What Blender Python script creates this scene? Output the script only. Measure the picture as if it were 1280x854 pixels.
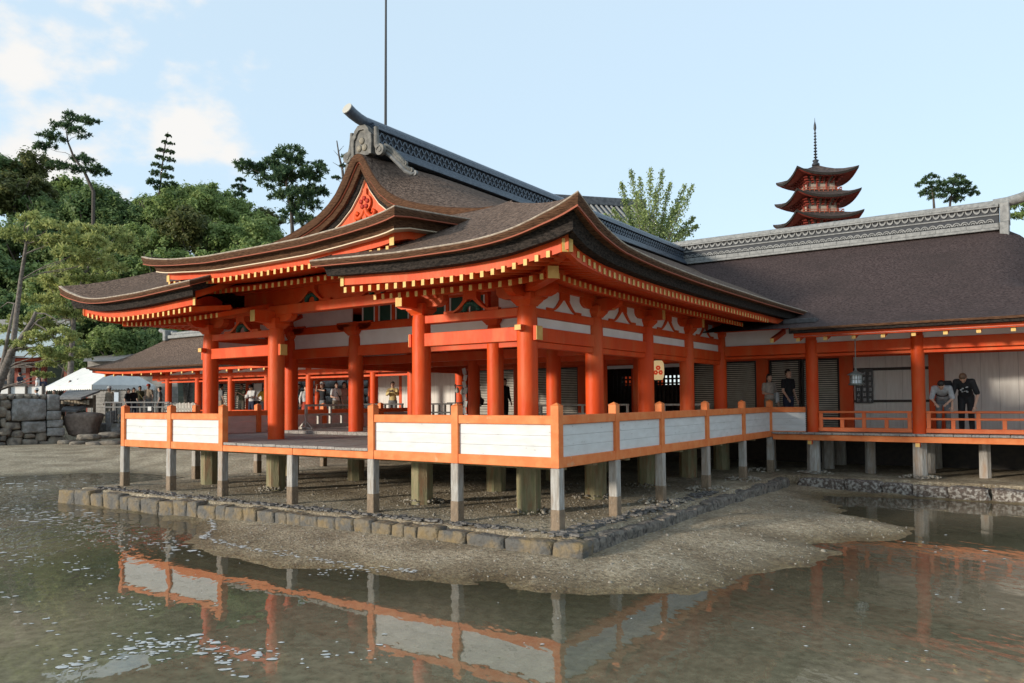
import bpy, bmesh, math, random
import numpy as np
from mathutils import Vector, Matrix, Euler
for o in list(bpy.data.objects): bpy.data.objects.remove(o)
SC = bpy.context.scene
COL = SC.collection
R = math.radians
# ------------------------------------------------------------------ camera
F_PX, PITCH, ROLL, YAW, SHIFT = 963.716, R(1.97911), R(0.43624), R(-34.60588), 39.637
CAM = Vector((6.1462, -10.1058, 0.0475))
fw = Vector((math.sin(YAW), math.cos(YAW), 0)); rt = Vector((math.cos(YAW), -math.sin(YAW), 0)); zz = Vector((0, 0, 1))
ff = fw * math.cos(PITCH) + zz * math.sin(PITCH)
uu = -fw * math.sin(PITCH) + zz * math.cos(PITCH)
cr = rt * math.cos(ROLL) - uu * math.sin(ROLL)
cu = rt * math.sin(ROLL) + uu * math.cos(ROLL)
cam_d = bpy.data.cameras.new('camera'); cam = bpy.data.objects.new('camera', cam_d); COL.objects.link(cam)
m = Matrix((cr, cu, -ff)).transposed().to_4x4(); m.translation = CAM
cam.matrix_world = m
cam_d.sensor_width = 36; cam_d.sensor_fit = 'HORIZONTAL'; cam_d.lens = F_PX / 1280 * 36
cam_d.shift_y = SHIFT / 1280; cam_d.clip_end = 3000; cam_d.clip_start = .05
SC.camera = cam
def ray(u, v):
    return ff + cr * ((u - 640) / F_PX) - cu * ((v - 427 - SHIFT) / F_PX)
def at_z(u, v, z):
    d = ray(u, v); return CAM + d * ((z - CAM.z) / d.z)
def at_y(u, v, y):
    d = ray(u, v); return CAM + d * ((y - CAM.y) / d.y)
def at_d(u, v, dep):
    return CAM + ray(u, v) * dep
# ------------------------------------------------------------------ sky, sun, exposure
SUN_DIR = Vector((-0.45, -0.89, 0)).normalized(); SUN_EL = R(12)
SUNV = Vector((SUN_DIR.x * math.cos(SUN_EL), SUN_DIR.y * math.cos(SUN_EL), math.sin(SUN_EL)))
W = bpy.data.worlds.new('World'); SC.world = W; W.use_nodes = True
nt = W.node_tree; nt.nodes.clear()
def N(t, typ, **k):
    n = t.nodes.new(typ)
    for a, b in k.items():
        if a.startswith('i_'):
            n.inputs[a[2:].replace('_', ' ')].default_value = b
        else: setattr(n, a, b)
    return n
sky = N(nt, 'ShaderNodeTexSky', sky_type='NISHITA', sun_disc=False)
sky.sun_elevation = SUN_EL; sky.sun_rotation = math.atan2(SUN_DIR.x, SUN_DIR.y)
sky.air_density = 1.0; sky.dust_density = .35; sky.ozone_density = 2.0; sky.altitude = 10
SKY_STR, SUN_STR, EXPO = 0.15, 2.05, 1.05
tc = N(nt, 'ShaderNodeTexCoord'); mp = N(nt, 'ShaderNodeMapping')
mp.inputs['Scale'].default_value = (1, 1, 1.7)
nz = N(nt, 'ShaderNodeTexNoise'); nz.inputs['Scale'].default_value = 8.0; nz.inputs['Detail'].default_value = 9; nz.inputs['Roughness'].default_value = .52
mp.inputs['Location'].default_value = (6.6, 3.3, .1)
nt.links.new(tc.outputs['Generated'], mp.inputs['Vector']); nt.links.new(mp.outputs['Vector'], nz.inputs['Vector'])
dotn = N(nt, 'ShaderNodeVectorMath', operation='DOT_PRODUCT')
cd = ray(95, 120).normalized(); dotn.inputs[1].default_value = cd
nt.links.new(tc.outputs['Generated'], dotn.inputs[0])
rg = N(nt, 'ShaderNodeMapRange'); rg.inputs['From Min'].default_value = .93; rg.inputs['From Max'].default_value = 1.0
rg.inputs['To Min'].default_value = -.26; rg.inputs['To Max'].default_value = .095
nt.links.new(dotn.outputs['Value'], rg.inputs['Value'])
ad = N(nt, 'ShaderNodeMath', operation='ADD'); nt.links.new(nz.outputs['Fac'], ad.inputs[0]); nt.links.new(rg.outputs[0], ad.inputs[1])
rp = N(nt, 'ShaderNodeMapRange', interpolation_type='SMOOTHSTEP'); rp.inputs['From Min'].default_value = .52; rp.inputs['From Max'].default_value = .68
nt.links.new(ad.outputs[0], rp.inputs['Value'])
mx = N(nt, 'ShaderNodeMix', data_type='RGBA'); nt.links.new(rp.outputs[0], mx.inputs['Factor'])
# thin high haze evens the clear sky out
hz = N(nt, 'ShaderNodeMix', data_type='RGBA'); hz.inputs['Factor'].default_value = .80
hz.inputs['B'].default_value = (2.30, 2.86, 3.28, 1)
nt.links.new(sky.outputs[0], hz.inputs['A'])
nt.links.new(hz.outputs['Result'], mx.inputs['A']); mx.inputs['B'].default_value = (3.05, 3.02, 2.96, 1)
bg = N(nt, 'ShaderNodeBackground'); bg.inputs['Strength'].default_value = SKY_STR
nt.links.new(mx.outputs['Result'], bg.inputs['Color'])
wo = N(nt, 'ShaderNodeOutputWorld'); nt.links.new(bg.outputs[0], wo.inputs['Surface'])
sd = bpy.data.lights.new('sun', 'SUN'); sd.energy = SUN_STR; sd.angle = R(5); sd.color = (1, .92, .80)
sun = bpy.data.objects.new('sun', sd); COL.objects.link(sun)
sun.rotation_euler = SUNV.to_track_quat('Z', 'Y').to_euler(); sun.location = (-30, -40, 40)
SC.render.engine = 'CYCLES'
SC.view_settings.view_transform = 'Standard'; SC.view_settings.look = 'None'; SC.view_settings.gamma = 1
SC.view_settings.exposure = EXPO
SC.cycles.max_bounces = 6; SC.cycles.diffuse_bounces = 4; SC.cycles.glossy_bounces = 3; SC.cycles.transparent_max_bounces = 12
# ------------------------------------------------------------------ materials
MATS = {}
def mat(name, c1, c2=None, scale=6., detail=5, rough=.6, bump=0., bscale=30., spec=.4, stretch=(1, 1, 1), lo=.35, hi=.65,
        c3=None, s3=2., lo3=.55, hi3=.7, metal=0., bstretch=None, rough2=None, coat=0):
    if name in MATS: return MATS[name]
    mt = bpy.data.materials.new(name); mt.use_nodes = True; t = mt.node_tree
    b = t.nodes['Principled BSDF']; b.inputs['Roughness'].default_value = rough; b.inputs['Specular IOR Level'].default_value = spec
    b.inputs['Metallic'].default_value = metal
    c1 = tuple(c1) + (1,); b.inputs['Base Color'].default_value = c1
    if c2 or bump or c3:
        g = N(t, 'ShaderNodeNewGeometry'); mpn = N(t, 'ShaderNodeMapping'); mpn.inputs['Scale'].default_value = stretch
        t.links.new(g.outputs['Position'], mpn.inputs['Vector'])
    cur = None
    if c2:
        n1 = N(t, 'ShaderNodeTexNoise'); n1.inputs['Scale'].default_value = scale; n1.inputs['Detail'].default_value = detail
        t.links.new(mpn.outputs[0], n1.inputs['Vector'])
        r1 = N(t, 'ShaderNodeMapRange'); r1.inputs['From Min'].default_value = lo; r1.inputs['From Max'].default_value = hi
        t.links.new(n1.outputs['Fac'], r1.inputs['Value'])
        x = N(t, 'ShaderNodeMix', data_type='RGBA'); x.inputs['A'].default_value = c1; x.inputs['B'].default_value = tuple(c2) + (1,)
        t.links.new(r1.outputs[0], x.inputs['Factor']); cur = x.outputs['Result']
        if rough2 is not None:
            rr = N(t, 'ShaderNodeMapRange'); rr.inputs['To Min'].default_value = rough; rr.inputs['To Max'].default_value = rough2
            t.links.new(r1.outputs[0], rr.inputs['Value']); t.links.new(rr.outputs[0], b.inputs['Roughness'])
    if c3:
        n3 = N(t, 'ShaderNodeTexNoise'); n3.inputs['Scale'].default_value = s3; n3.inputs['Detail'].default_value = 8; n3.inputs['Roughness'].default_value = .6
        t.links.new(mpn.outputs[0], n3.inputs['Vector'])
        r3 = N(t, 'ShaderNodeMapRange'); r3.inputs['From Min'].default_value = lo3; r3.inputs['From Max'].default_value = hi3
        t.links.new(n3.outputs['Fac'], r3.inputs['Value'])
        x3 = N(t, 'ShaderNodeMix', data_type='RGBA'); x3.inputs['B'].default_value = tuple(c3) + (1,)
        if cur: t.links.new(cur, x3.inputs['A'])
        else: x3.inputs['A'].default_value = c1
        t.links.new(r3.outputs[0], x3.inputs['Factor']); cur = x3.outputs['Result']
    if cur: t.links.new(cur, b.inputs['Base Color'])
    if bump:
        mb_ = mpn
        if bstretch:
            mb_ = N(t, 'ShaderNodeMapping'); mb_.inputs['Scale'].default_value = bstretch; t.links.new(g.outputs['Position'], mb_.inputs['Vector'])
        nb = N(t, 'ShaderNodeTexNoise'); nb.inputs['Scale'].default_value = bscale; nb.inputs['Detail'].default_value = 6
        t.links.new(mb_.outputs[0], nb.inputs['Vector'])
        bp = N(t, 'ShaderNodeBump'); bp.inputs['Strength'].default_value = min(1, bump); bp.inputs['Distance'].default_value = .02 * max(1, bump)
        t.links.new(nb.outputs['Fac'], bp.inputs['Height']); t.links.new(bp.outputs[0], b.inputs['Normal'])
    MATS[name] = mt
    return mt
def leafmat(name, c1, c2, scale=.5, trans=.48):
    mt = bpy.data.materials.new(name); mt.use_nodes = True; t = mt.node_tree
    b = t.nodes['Principled BSDF']; b.inputs['Roughness'].default_value = .55; b.inputs['Specular IOR Level'].default_value = .3
    g = N(t, 'ShaderNodeNewGeometry'); n1 = N(t, 'ShaderNodeTexNoise'); n1.inputs['Scale'].default_value = scale; n1.inputs['Detail'].default_value = 4
    t.links.new(g.outputs['Position'], n1.inputs['Vector'])
    av = N(t, 'ShaderNodeMath', operation='ADD'); t.links.new(n1.outputs['Fac'], av.inputs[0])
    ri = N(t, 'ShaderNodeMapRange'); ri.inputs['To Min'].default_value = -.25; ri.inputs['To Max'].default_value = .25
    t.links.new(g.outputs['Random Per Island'], ri.inputs['Value']); t.links.new(ri.outputs[0], av.inputs[1])
    r1 = N(t, 'ShaderNodeMapRange'); r1.inputs['From Min'].default_value = .3; r1.inputs['From Max'].default_value = .75
    t.links.new(av.outputs[0], r1.inputs['Value'])
    x = N(t, 'ShaderNodeMix', data_type='RGBA'); x.inputs['A'].default_value = tuple(c1) + (1,); x.inputs['B'].default_value = tuple(c2) + (1,)
    t.links.new(r1.outputs[0], x.inputs['Factor']); t.links.new(x.outputs['Result'], b.inputs['Base Color'])
    tr = N(t, 'ShaderNodeBsdfTranslucent'); t.links.new(x.outputs['Result'], tr.inputs['Color'])
    ms = N(t, 'ShaderNodeMixShader'); ms.inputs[0].default_value = trans
    t.links.new(b.outputs[0], ms.inputs[1]); t.links.new(tr.outputs[0], ms.inputs[2])
    t.links.new(ms.outputs[0], t.nodes['Material Output'].inputs['Surface'])
    MATS[name] = mt; return mt
VERM = mat('vermilion_paint', (.60, .058, .0075), (.67, .078, .012), scale=2.2, rough=.5, spec=.2, bump=.3, bscale=18, stretch=(1, 1, .35), c3=(.60, .125, .036), s3=2.6, lo3=.46, hi3=.72)
RAIL = mat('weathered_orange_paint', (.66, .165, .045), (.72, .23, .075), scale=5, rough=.62, spec=.25, bump=.25, bscale=30, c3=(.62, .33, .17), s3=7, lo3=.62, hi3=.75)
WHITE = mat('white_board_paint', (.64, .635, .615), (.57, .56, .535), scale=3, rough=.7, bump=.25, bscale=12, bstretch=(1, 1, 9), c3=(.36, .34, .31), s3=6, lo3=.655, hi3=.70, stretch=(1, 1, 3))
PLASTER = mat('white_plaster', (.80, .78, .74), (.74, .71, .66), scale=3, rough=.85)
YEL = mat('yellow_ochre_paint', (.72, .47, .15), (.62, .38, .1), scale=9, rough=.6)
BARK = mat('cypress_bark_thatch', (.040, .027, .021), (.25, .172, .13), scale=15, detail=6, rough=.92, spec=.1, bump=2.0, bscale=24, lo=.30, hi=.75, c3=(.10, .068, .05), s3=.5, lo3=.45, hi3=.85)
BARKE = mat('bark_cut_edge', (.062, .028, .015), (.15, .075, .04), scale=16, rough=.85, spec=.15, bump=1.2, bscale=22, stretch=(.5, .5, 5))
BARKD = mat('blackened_bark_edge', (.013, .011, .010), (.055, .043, .036), scale=16, rough=.9, spec=.15, bump=1.3, bscale=30, stretch=(1, 1, 3), c3=(.12, .10, .085), s3=5, lo3=.66, hi3=.8)
CREAM = mat('pale_trim_line', (.72, .57, .40), rough=.7)
TILE = mat('glazed_grey_tile', (.045, .06, .085), (.085, .105, .135), scale=9, rough=.32, spec=.5, bump=.3, bscale=30)
TILEL = mat('pale_grey_tile', (.27, .265, .25), (.17, .168, .16), scale=8, rough=.6, bump=.4, bscale=26)
TILED = mat('dark_tile_recess', (.035, .037, .042), rough=.7); TILEM = mat('mid_tile_recess', (.12, .115, .105), rough=.8)
STILT2 = mat('tide_stained_timber', (.25, .18, .12), (.16, .115, .075), scale=9, rough=.8, bump=.6, bscale=22, stretch=(2, 2, 1), c3=(.36, .30, .24), s3=9, lo3=.6, hi3=.7)
STILT = mat('grey_weathered_wood', (.40, .375, .34), (.27, .24, .205), scale=9, rough=.8, bump=.5, bscale=22, stretch=(3, 3, .5), c3=(.30, .20, .13), s3=2.2, lo3=.52, hi3=.75)
PILE = mat('algae_timber', (.27, .225, .13), (.17, .165, .085), scale=5, rough=.8, bump=.5, bscale=18, stretch=(3, 3, .6), c3=(.23, .12, .06), s3=2.6, lo3=.5, hi3=.7)
PLANK = mat('weathered_deck_plank', (.36, .325, .29), (.22, .19, .165), scale=5, rough=.75, bump=.5, bscale=20, stretch=(5, .6, 5))
PLANKE = mat('deck_plank_worn', (.48, .44, .40), (.30, .26, .22), scale=14, rough=.8)
GREEN = mat('green_lattice_paint', (.010, .062, .038), (.016, .08, .05), scale=6, rough=.6)
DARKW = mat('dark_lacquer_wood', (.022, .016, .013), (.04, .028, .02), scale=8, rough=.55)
SLATW = mat('pale_slat_wood', (.66, .60, .50), (.54, .48, .39), scale=6, rough=.75)
GREYW = mat('silver_grey_wood', (.60, .56, .49), (.45, .41, .35), scale=8, rough=.75, bump=.3, bscale=20)
IRON = mat('dark_iron', (.025, .025, .028), rough=.5, spec=.5)
BRASS = mat('gilt_metal', (.45, .30, .09), rough=.4, metal=.8)
# ------------------------------------------------------------------ mesh helpers
class MB:
    def __init__(s): s.v = []; s.f = []; s.m = []; s.sm = []
    def add(s, vs, fs, mi=0, smooth=False):
        b = len(s.v); s.v += [tuple(p) for p in vs]
        for f in fs: s.f.append(tuple(b + i for i in f)); s.m.append(mi); s.sm.append(smooth)
        return s
    def box(s, x0, x1, y0, y1, z0, z1, mi=0, ch=0.):
        return s.obox(Vector(((x0 + x1) / 2, (y0 + y1) / 2, (z0 + z1) / 2)), (x1 - x0, y1 - y0, z1 - z0), None, mi, ch)
    def obox(s, c, size, rot=None, mi=0, ch=0.):
        c = Vector(c); h = [d / 2 for d in size]
        M3 = rot.to_3x3() if rot is not None else Matrix.Identity(3)
        if ch <= 0:
            vs = [c + M3 @ Vector((sx * h[0], sy * h[1], sz * h[2])) for sx in (-1, 1) for sy in (-1, 1) for sz in (-1, 1)]
            fs = [(0, 1, 3, 2), (4, 6, 7, 5), (0, 4, 5, 1), (2, 3, 7, 6), (0, 2, 6, 4), (1, 5, 7, 3)]
            return s.add(vs, fs, mi)
        vs = []; idx = {}
        for sx in (-1, 1):
            for sy in (-1, 1):
                for sz in (-1, 1):
                    sg = (sx, sy, sz)
                    for a in range(3):
                        p = [sg[k] * (h[k] - (0 if k == a else ch)) for k in range(3)]
                        idx[(sx, sy, sz, a)] = len(vs); vs.append(c + M3 @ Vector(p))
        fs = []
        for a in range(3):
            b, d = [k for k in range(3) if k != a]
            for sa in (-1, 1):
                q = []
                for sb, sd2 in ((-1, -1), (1, -1), (1, 1), (-1, 1)):
                    g = [0, 0, 0]; g[a] = sa; g[b] = sb; g[d] = sd2; q.append(idx[(g[0], g[1], g[2], a)])
                fs.append(tuple(q))
            for sb in (-1, 1):
                for sd2 in (-1, 1):
                    q = []
                    for sa, ax in ((-1, b), (1, b), (1, d), (-1, d)):
                        g = [0, 0, 0]; g[a] = sa; g[b] = sb; g[d] = sd2; q.append(idx[(g[0], g[1], g[2], ax)])
                    fs.append(tuple(q))
        for sx in (-1, 1):
            for sy in (-1, 1):
                for sz in (-1, 1): fs.append(tuple(idx[(sx, sy, sz, a)] for a in range(3)))
        return s.add(vs, fs, mi)
    def beam(s, p, q, w, h, mi=0, ch=0., up=(0, 0, 1)):
        p = Vector(p); q = Vector(q); d = q - p; L = d.length; d.normalize()
        x = d.cross(Vector(up)).normalized(); z = x.cross(d)
        return s.obox((p + q) / 2, (w, L, h), Matrix((x, d, z)).transposed(), mi, ch)
    def grid(s, P, mi=0, smooth=True, flip=False):
        n = len(P); k = len(P[0]); vs = [p for row in P for p in row]
        fs = []
        for i in range(n - 1):
            for j in range(k - 1):
                q = (i * k + j, i * k + j + 1, (i + 1) * k + j + 1, (i + 1) * k + j)
                fs.append(q[::-1] if flip else q)
        return s.add(vs, fs, mi, smooth)
    def tube(s, path, rad, n=10, mi=0, cap=True, smooth=True, capmi=None):
        path = [Vector(p) for p in path]; k = len(path)
        if not hasattr(rad, '__len__'): rad = [rad] * k
        up = Vector((0, 0, 1)); rings = []
        t0 = (path[1] - path[0]).normalized(); a = t0.cross(up)
        if a.length < 1e-3: a = t0.cross(Vector((1, 0, 0)))
        a.normalize()
        for i, p in enumerate(path):
            t = (path[min(i + 1, k - 1)] - path[max(i - 1, 0)]).normalized()
            a = (a - t * a.dot(t)).normalized(); b = t.cross(a)
            rings.append([p + (a * math.cos(2 * math.pi * j / n) + b * math.sin(2 * math.pi * j / n)) * rad[i] for j in range(n)])
        vs = [v for r in rings for v in r]; fs = []
        for i in range(k - 1):
            for j in range(n):
                fs.append((i * n + j, i * n + (j + 1) % n, (i + 1) * n + (j + 1) % n, (i + 1) * n + j))
        s.add(vs, fs, mi, smooth)
        if cap:
            cm = mi if capmi is None else capmi
            s.add(rings[0], [tuple(range(n))[::-1]], cm); s.add(rings[-1], [tuple(range(n))], cm)
        return s
    def lathe(s, prof, c=(0, 0, 0), n=16, mi=0, smooth=True, rot=0.):
        c = Vector(c); vs = []
        for r, z in prof:
            for j in range(n):
                a = 2 * math.pi * j / n + rot; vs.append(c + Vector((r * math.cos(a), r * math.sin(a), z)))
        fs = []
        for i in range(len(prof) - 1):
            for j in range(n): fs.append((i * n + j, i * n + (j + 1) % n, (i + 1) * n + (j + 1) % n, (i + 1) * n + j))
        s.add(vs, fs, mi, smooth)
        if prof[0][0] > 1e-4: s.add(vs[:n], [tuple(range(n))[::-1]], mi)
        if prof[-1][0] > 1e-4: s.add(vs[-n:], [tuple(range(n))], mi)
        return s
    def extr(s, poly, o, ax, ay, az, th, mi=0, sidemi=None):
        """poly of (a,b) in plane o + a*ax + b*ay, extruded +-th/2 along az (convex or concave)."""
        o = Vector(o); ax = Vector(ax); ay = Vector(ay); az = Vector(az); n = len(poly)
        f = [o + ax * a + ay * b - az * th / 2 for a, b in poly]; g = [p + az * th for p in f]
        s.add(f, [tuple(range(n))], mi); s.add(g, [tuple(range(n))[::-1]], mi)
        s.add(f + g, [(i, n + i, n + (i + 1) % n, (i + 1) % n) for i in range(n)], mi if sidemi is None else sidemi)
        return s
    def ring(s, A, B, o, ax, ay, az, th, mi=0):
        """ribbon between two equal-length open outlines A, B extruded to thickness th."""
        o = Vector(o); ax = Vector(ax); ay = Vector(ay); az = Vector(az); n = len(A)
        P = lambda q, d: o + ax * q[0] + ay * q[1] + az * d
        h = th / 2
        for i in range(n - 1):
            vs = [P(A[i], -h), P(A[i + 1], -h), P(B[i + 1], -h), P(B[i], -h), P(A[i], h), P(A[i + 1], h), P(B[i + 1], h), P(B[i], h)]
            fs = [(0, 1, 2, 3), (7, 6, 5, 4), (0, 4, 5, 1), (2, 6, 7, 3)]
            if i == 0: fs.append((0, 3, 7, 4))
            if i == n - 2: fs.append((1, 5, 6, 2))
            s.add(vs, fs, mi)
        return s
    def mesh(s, name, mats, off=None):
        me = bpy.data.meshes.new(name)
        vs = s.v if off is None else [(p[0] - off[0], p[1] - off[1], p[2] - off[2]) for p in s.v]
        me.from_pydata(vs, [], s.f)
        if not isinstance(mats, (list, tuple)): mats = [mats]
        for q in mats: me.materials.append(q)
        me.polygons.foreach_set('material_index', s.m); me.polygons.foreach_set('use_smooth', s.sm)
        bm = bmesh.new(); bm.from_mesh(me); bmesh.ops.recalc_face_normals(bm, faces=bm.faces); bm.to_mesh(me); bm.free()
        me.update(); return me
WL = {}
def thing(name, label, cat, loc=(0, 0, 0), rotz=0, group=None):
    o = bpy.data.objects.new(name, None); COL.objects.link(o); o.location = loc; o.rotation_euler = (0, 0, rotz)
    o.empty_display_size = .2
    o['label'] = label; o['category'] = cat
    if group: o['group'] = group
    WL[o.name] = Vector(loc); return o
def tag(o, label, cat, group=None):
    o['label'] = label; o['category'] = cat
    if group: o['group'] = group
    return o
def O(name, mb, mats, parent=None, kind=None, local=False, label=None):
    off = None
    if parent is not None and not local: off = WL[parent.name]
    o = bpy.data.objects.new(name, mb.mesh(name, mats, off)); COL.objects.link(o)
    if parent is not None: o.parent = parent; WL[o.name] = WL[parent.name]
    else: WL[o.name] = Vector((0, 0, 0))
    if kind: o['kind'] = kind
    if label: o['label'] = label
    return o
def I(name, me, loc, rot=(0, 0, 0), parent=None, scale=None):
    """object on shared mesh data; loc is in world space when the parent is an unrotated thing"""
    o = bpy.data.objects.new(name, me); COL.objects.link(o)
    if parent is not None:
        o.parent = parent; o.location = Vector(loc) - WL[parent.name]; WL[o.name] = Vector(loc)
    else: o.location = loc; WL[o.name] = Vector(loc)
    o.rotation_euler = rot
    if scale: o.scale = scale
    return o
def C(name, me, parent):
    """child sharing its parent's local frame"""
    o = bpy.data.objects.new(name, me); COL.objects.link(o); o.parent = parent; return o
def copy_tree(o, parent=None):
    c = o.copy(); COL.objects.link(c); c.parent = parent
    if o.name in WL: WL[c.name] = WL[o.name]
    for ch in list(o.children): copy_tree(ch, c)
    return c
def pc(x, xs, ys):
    """smooth monotone-ish interpolation"""
    xs = np.asarray(xs, float); ys = np.asarray(ys, float); x = np.clip(np.asarray(x, float), xs[0], xs[-1])
    h = np.diff(xs); d = np.diff(ys) / h
    mm = np.empty_like(ys); mm[1:-1] = np.where(d[:-1] * d[1:] > 0, 2 * d[:-1] * d[1:] / (d[:-1] + d[1:] + 1e-12), 0); mm[0] = d[0]; mm[-1] = d[-1]
    i = np.clip(np.searchsorted(xs, x, side='right') - 1, 0, len(h) - 1); t = (x - xs[i]) / h[i]
    return (2 * t**3 - 3 * t**2 + 1) * ys[i] + (t**3 - 2 * t**2 + t) * h[i] * mm[i] + (-2 * t**3 + 3 * t**2) * ys[i + 1] + (t**3 - t**2) * h[i] * mm[i + 1]
def vnoise(x, y, seed=0):
    x = np.asarray(x, float); y = np.asarray(y, float)
    xi = np.floor(x).astype(np.int64); yi = np.floor(y).astype(np.int64); fx = x - xi; fy = y - yi
    def hsh(a, b):
        n = (a * 374761393 + b * 668265263 + seed * 974634217) & 0x7fffffff; n = ((n ^ (n >> 13)) * 1274126177) & 0x7fffffff
        return ((n ^ (n >> 16)) & 0xffff) / 65535.
    fx = fx * fx * (3 - 2 * fx); fy = fy * fy * (3 - 2 * fy)
    return (hsh(xi, yi) * (1 - fx) + hsh(xi + 1, yi) * fx) * (1 - fy) + (hsh(xi, yi + 1) * (1 - fx) + hsh(xi + 1, yi + 1) * fx) * fy
def fbm(x, y, seed=0, o=4):
    r = 0; a = .5
    for i in range(o): r = r + a * vnoise(np.asarray(x) * 2**i, np.asarray(y) * 2**i, seed + i); a *= .5
    return r
# ------------------------------------------------------------------ tidal flat, water, kerb
ZW = -2.30          # water level
ZG = -1.96          # ground inside the kerb
ZD = -0.81          # deck of the open hall
SHORE = np.array([(-13.4, -0.2), (-12.6, -0.85), (-10.0, -0.95), (-8.4, -1.12), (-7.2, -1.3), (-6.5, -1.62), (-5.9, -2.15), (-5.3, -2.46), (-4.4, -2.66), (-3.46, -2.71), (-2.4, -2.66), (-1.46, -2.56), (-.25, -2.32),
    (1.16, -1.86), (2.03, -1.44), (2.57, -.71), (3.0, .44), (3.56, 1.76), (3.78, 2.6), (3.05, 2.85), (3.82, 4.06), (4.45, 5.36), (3.35, 5.75), (2.65, 6.8), (2.3, 8.0),
    (1.7, 9.2), (2.6, 9.85), (4.5, 9.95), (40, 10.1), (40, 90), (-90, 90), (-90, -60), (-40, -22), (-27, -7), (-22.4, -.5), (-21.0, 2.4), (-19.6, 4.3), (-16.5, 4.4), (-14.4, 3.2), (-13.6, 1.6)], float)
def poly_sd(px, py, P):
    px = np.asarray(px, float); py = np.asarray(py, float)
    d = np.full(px.shape, 1e9); ins = np.zeros(px.shape, bool); n = len(P)
    for i in range(n):
        ax, ay = P[i]; bx, by = P[(i + 1) % n]; ex, ey = bx - ax, by - ay
        wx, wy = px - ax, py - ay; t = np.clip((wx * ex + wy * ey) / (ex * ex + ey * ey), 0, 1)
        d = np.minimum(d, (wx - ex * t)**2 + (wy - ey * t)**2)
        c = ((ay > py) != (by > py)) & (px < (bx - ax) * (py - ay) / (by - ay + 1e-12) + ax); ins ^= c
    return np.where(ins, 1, -1) * np.sqrt(d)
KF = lambda x: -0.62 + (x - .78) * (.46 / 13.2)      # front kerb line (outer face) y at x
KX = .76                                             # right kerb outer face
def ground_h(x, y):
    x = np.asarray(x, float); y = np.asarray(y, float)
    rag = (fbm(x * 1.1, y * 1.1, 3, 5) - .47) * .9 + (fbm(x * .35, y * .35, 9, 3) - .44) * .6
    d = poly_sd(x, y, SHORE) + rag * np.clip(1 - np.abs(poly_sd(x, y, SHORE)) / 2.2, .0, 1)
    land = .17 * (1 - np.exp(-np.maximum(d, 0) / 1.1)) + np.clip((d - 3.) * .03, 0, .22)
    wat = -np.minimum(-np.minimum(d, 0) * .085, .75)
    h = ZW + land + wat
    inside = (x < KX - .18) & (y > KF(x) + .2) & (x > -12.75) & (y < 10.6) | (y > 10.55) & (x > -14)
    beach = np.clip((-13.5 - x) / 6, 0, 1) * np.clip((y - 3) / 4, 0, 1)
    h = np.where(inside, ZG, h)
    back = np.clip((y - 4) / 3, 0, 1) * np.clip((-12.3 - x) / 2, 0, 1)
    h = np.where(inside & (x > -12.75), h, np.maximum(h, np.where(back > 0, ZW + .36 * back, -9)))
    far = np.clip((-37.0 - x) / 1.5, 0, 1); h = h * (1 - far) + (-.95) * far
    far2 = np.clip((y - 24) / 3, 0, 1); h = h * (1 - far2) + (-.9) * far2
    h = h + (fbm(x * .9, y * .9, 31, 2) - .37) * .05 * np.clip((d - .3) / 1.5, 0, 1) * np.where(inside, .4, 1) + (fbm(x * 3.1, y * 3.1, 21, 3) - .44) * .045 * np.clip(1.2 - np.abs(d) * .02, .3, 1)
    return h
def axis(fine0, fine1, step, lo, hi, g=1.25):
    a = list(np.arange(fine0, fine1, step)); s = step; x = a[-1]
    while x < hi: s *= g; x += s; a.append(x)
    s = step; x = fine0; b = []
    while x > lo: s *= g; x -= s; b.append(x)
    return np.array(b[::-1] + a)
gx = axis(-16, 8, .11, -900, 900); gy = axis(-6.5, 11, .11, -900, 900)
GX, GY = np.meshgrid(gx, gy, indexing='ij')
GZ = ground_h(GX, GY)
def np_grid(name, X, Y, Z, mts, kind):
    n, k = X.shape; V = np.stack([X, Y, Z], -1).reshape(-1, 3)
    i, j = np.meshgrid(np.arange(n - 1), np.arange(k - 1), indexing='ij'); a = (i * k + j).ravel()
    Fq = np.stack([a, a + k, a + k + 1, a + 1], -1)
    me = bpy.data.meshes.new(name); me.vertices.add(len(V)); me.vertices.foreach_set('co', V.ravel())
    me.loops.add(Fq.size); me.loops.foreach_set('vertex_index', Fq.ravel()); me.polygons.add(len(Fq))
    me.polygons.foreach_set('loop_start', np.arange(len(Fq)) * 4); me.polygons.foreach_set('use_smooth', np.ones(len(Fq), bool))
    me.update(calc_edges=True); me.validate()
    me.materials.append(mts); o = bpy.data.objects.new(name, me); COL.objects.link(o)
    if kind: o['kind'] = kind
    return o
# mud material: pebbly sand, wet and darker close to the water level
mud = bpy.data.materials.new('tidal_mud'); mud.use_nodes = True; t = mud.node_tree; b = t.nodes['Principled BSDF']
g = N(t, 'ShaderNodeNewGeometry'); sx = N(t, 'ShaderNodeSeparateXYZ'); t.links.new(g.outputs['Position'], sx.inputs[0])
n1 = N(t, 'ShaderNodeTexNoise'); n1.inputs['Scale'].default_value = 13; n1.inputs['Detail'].default_value = 9; n1.inputs['Roughness'].default_value = .76
n2 = N(t, 'ShaderNodeTexNoise'); n2.inputs['Scale'].default_value = .9; n2.inputs['Detail'].default_value = 6
vo = N(t, 'ShaderNodeTexVoronoi'); vo.inputs['Scale'].default_value = 24
for q in (n1, n2, vo): t.links.new(g.outputs['Position'], q.inputs['Vector'])
cr1 = N(t, 'ShaderNodeValToRGB'); e = cr1.color_ramp.elements; e[0].position = .33; e[0].color = (.14, .103, .062, 1); e[1].position = .70; e[1].color = (.78, .67, .49, 1)
x5 = e.new(.5); x5.color = (.43, .345, .228, 1)
t.links.new(n1.outputs['Fac'], cr1.inputs[0])
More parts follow.
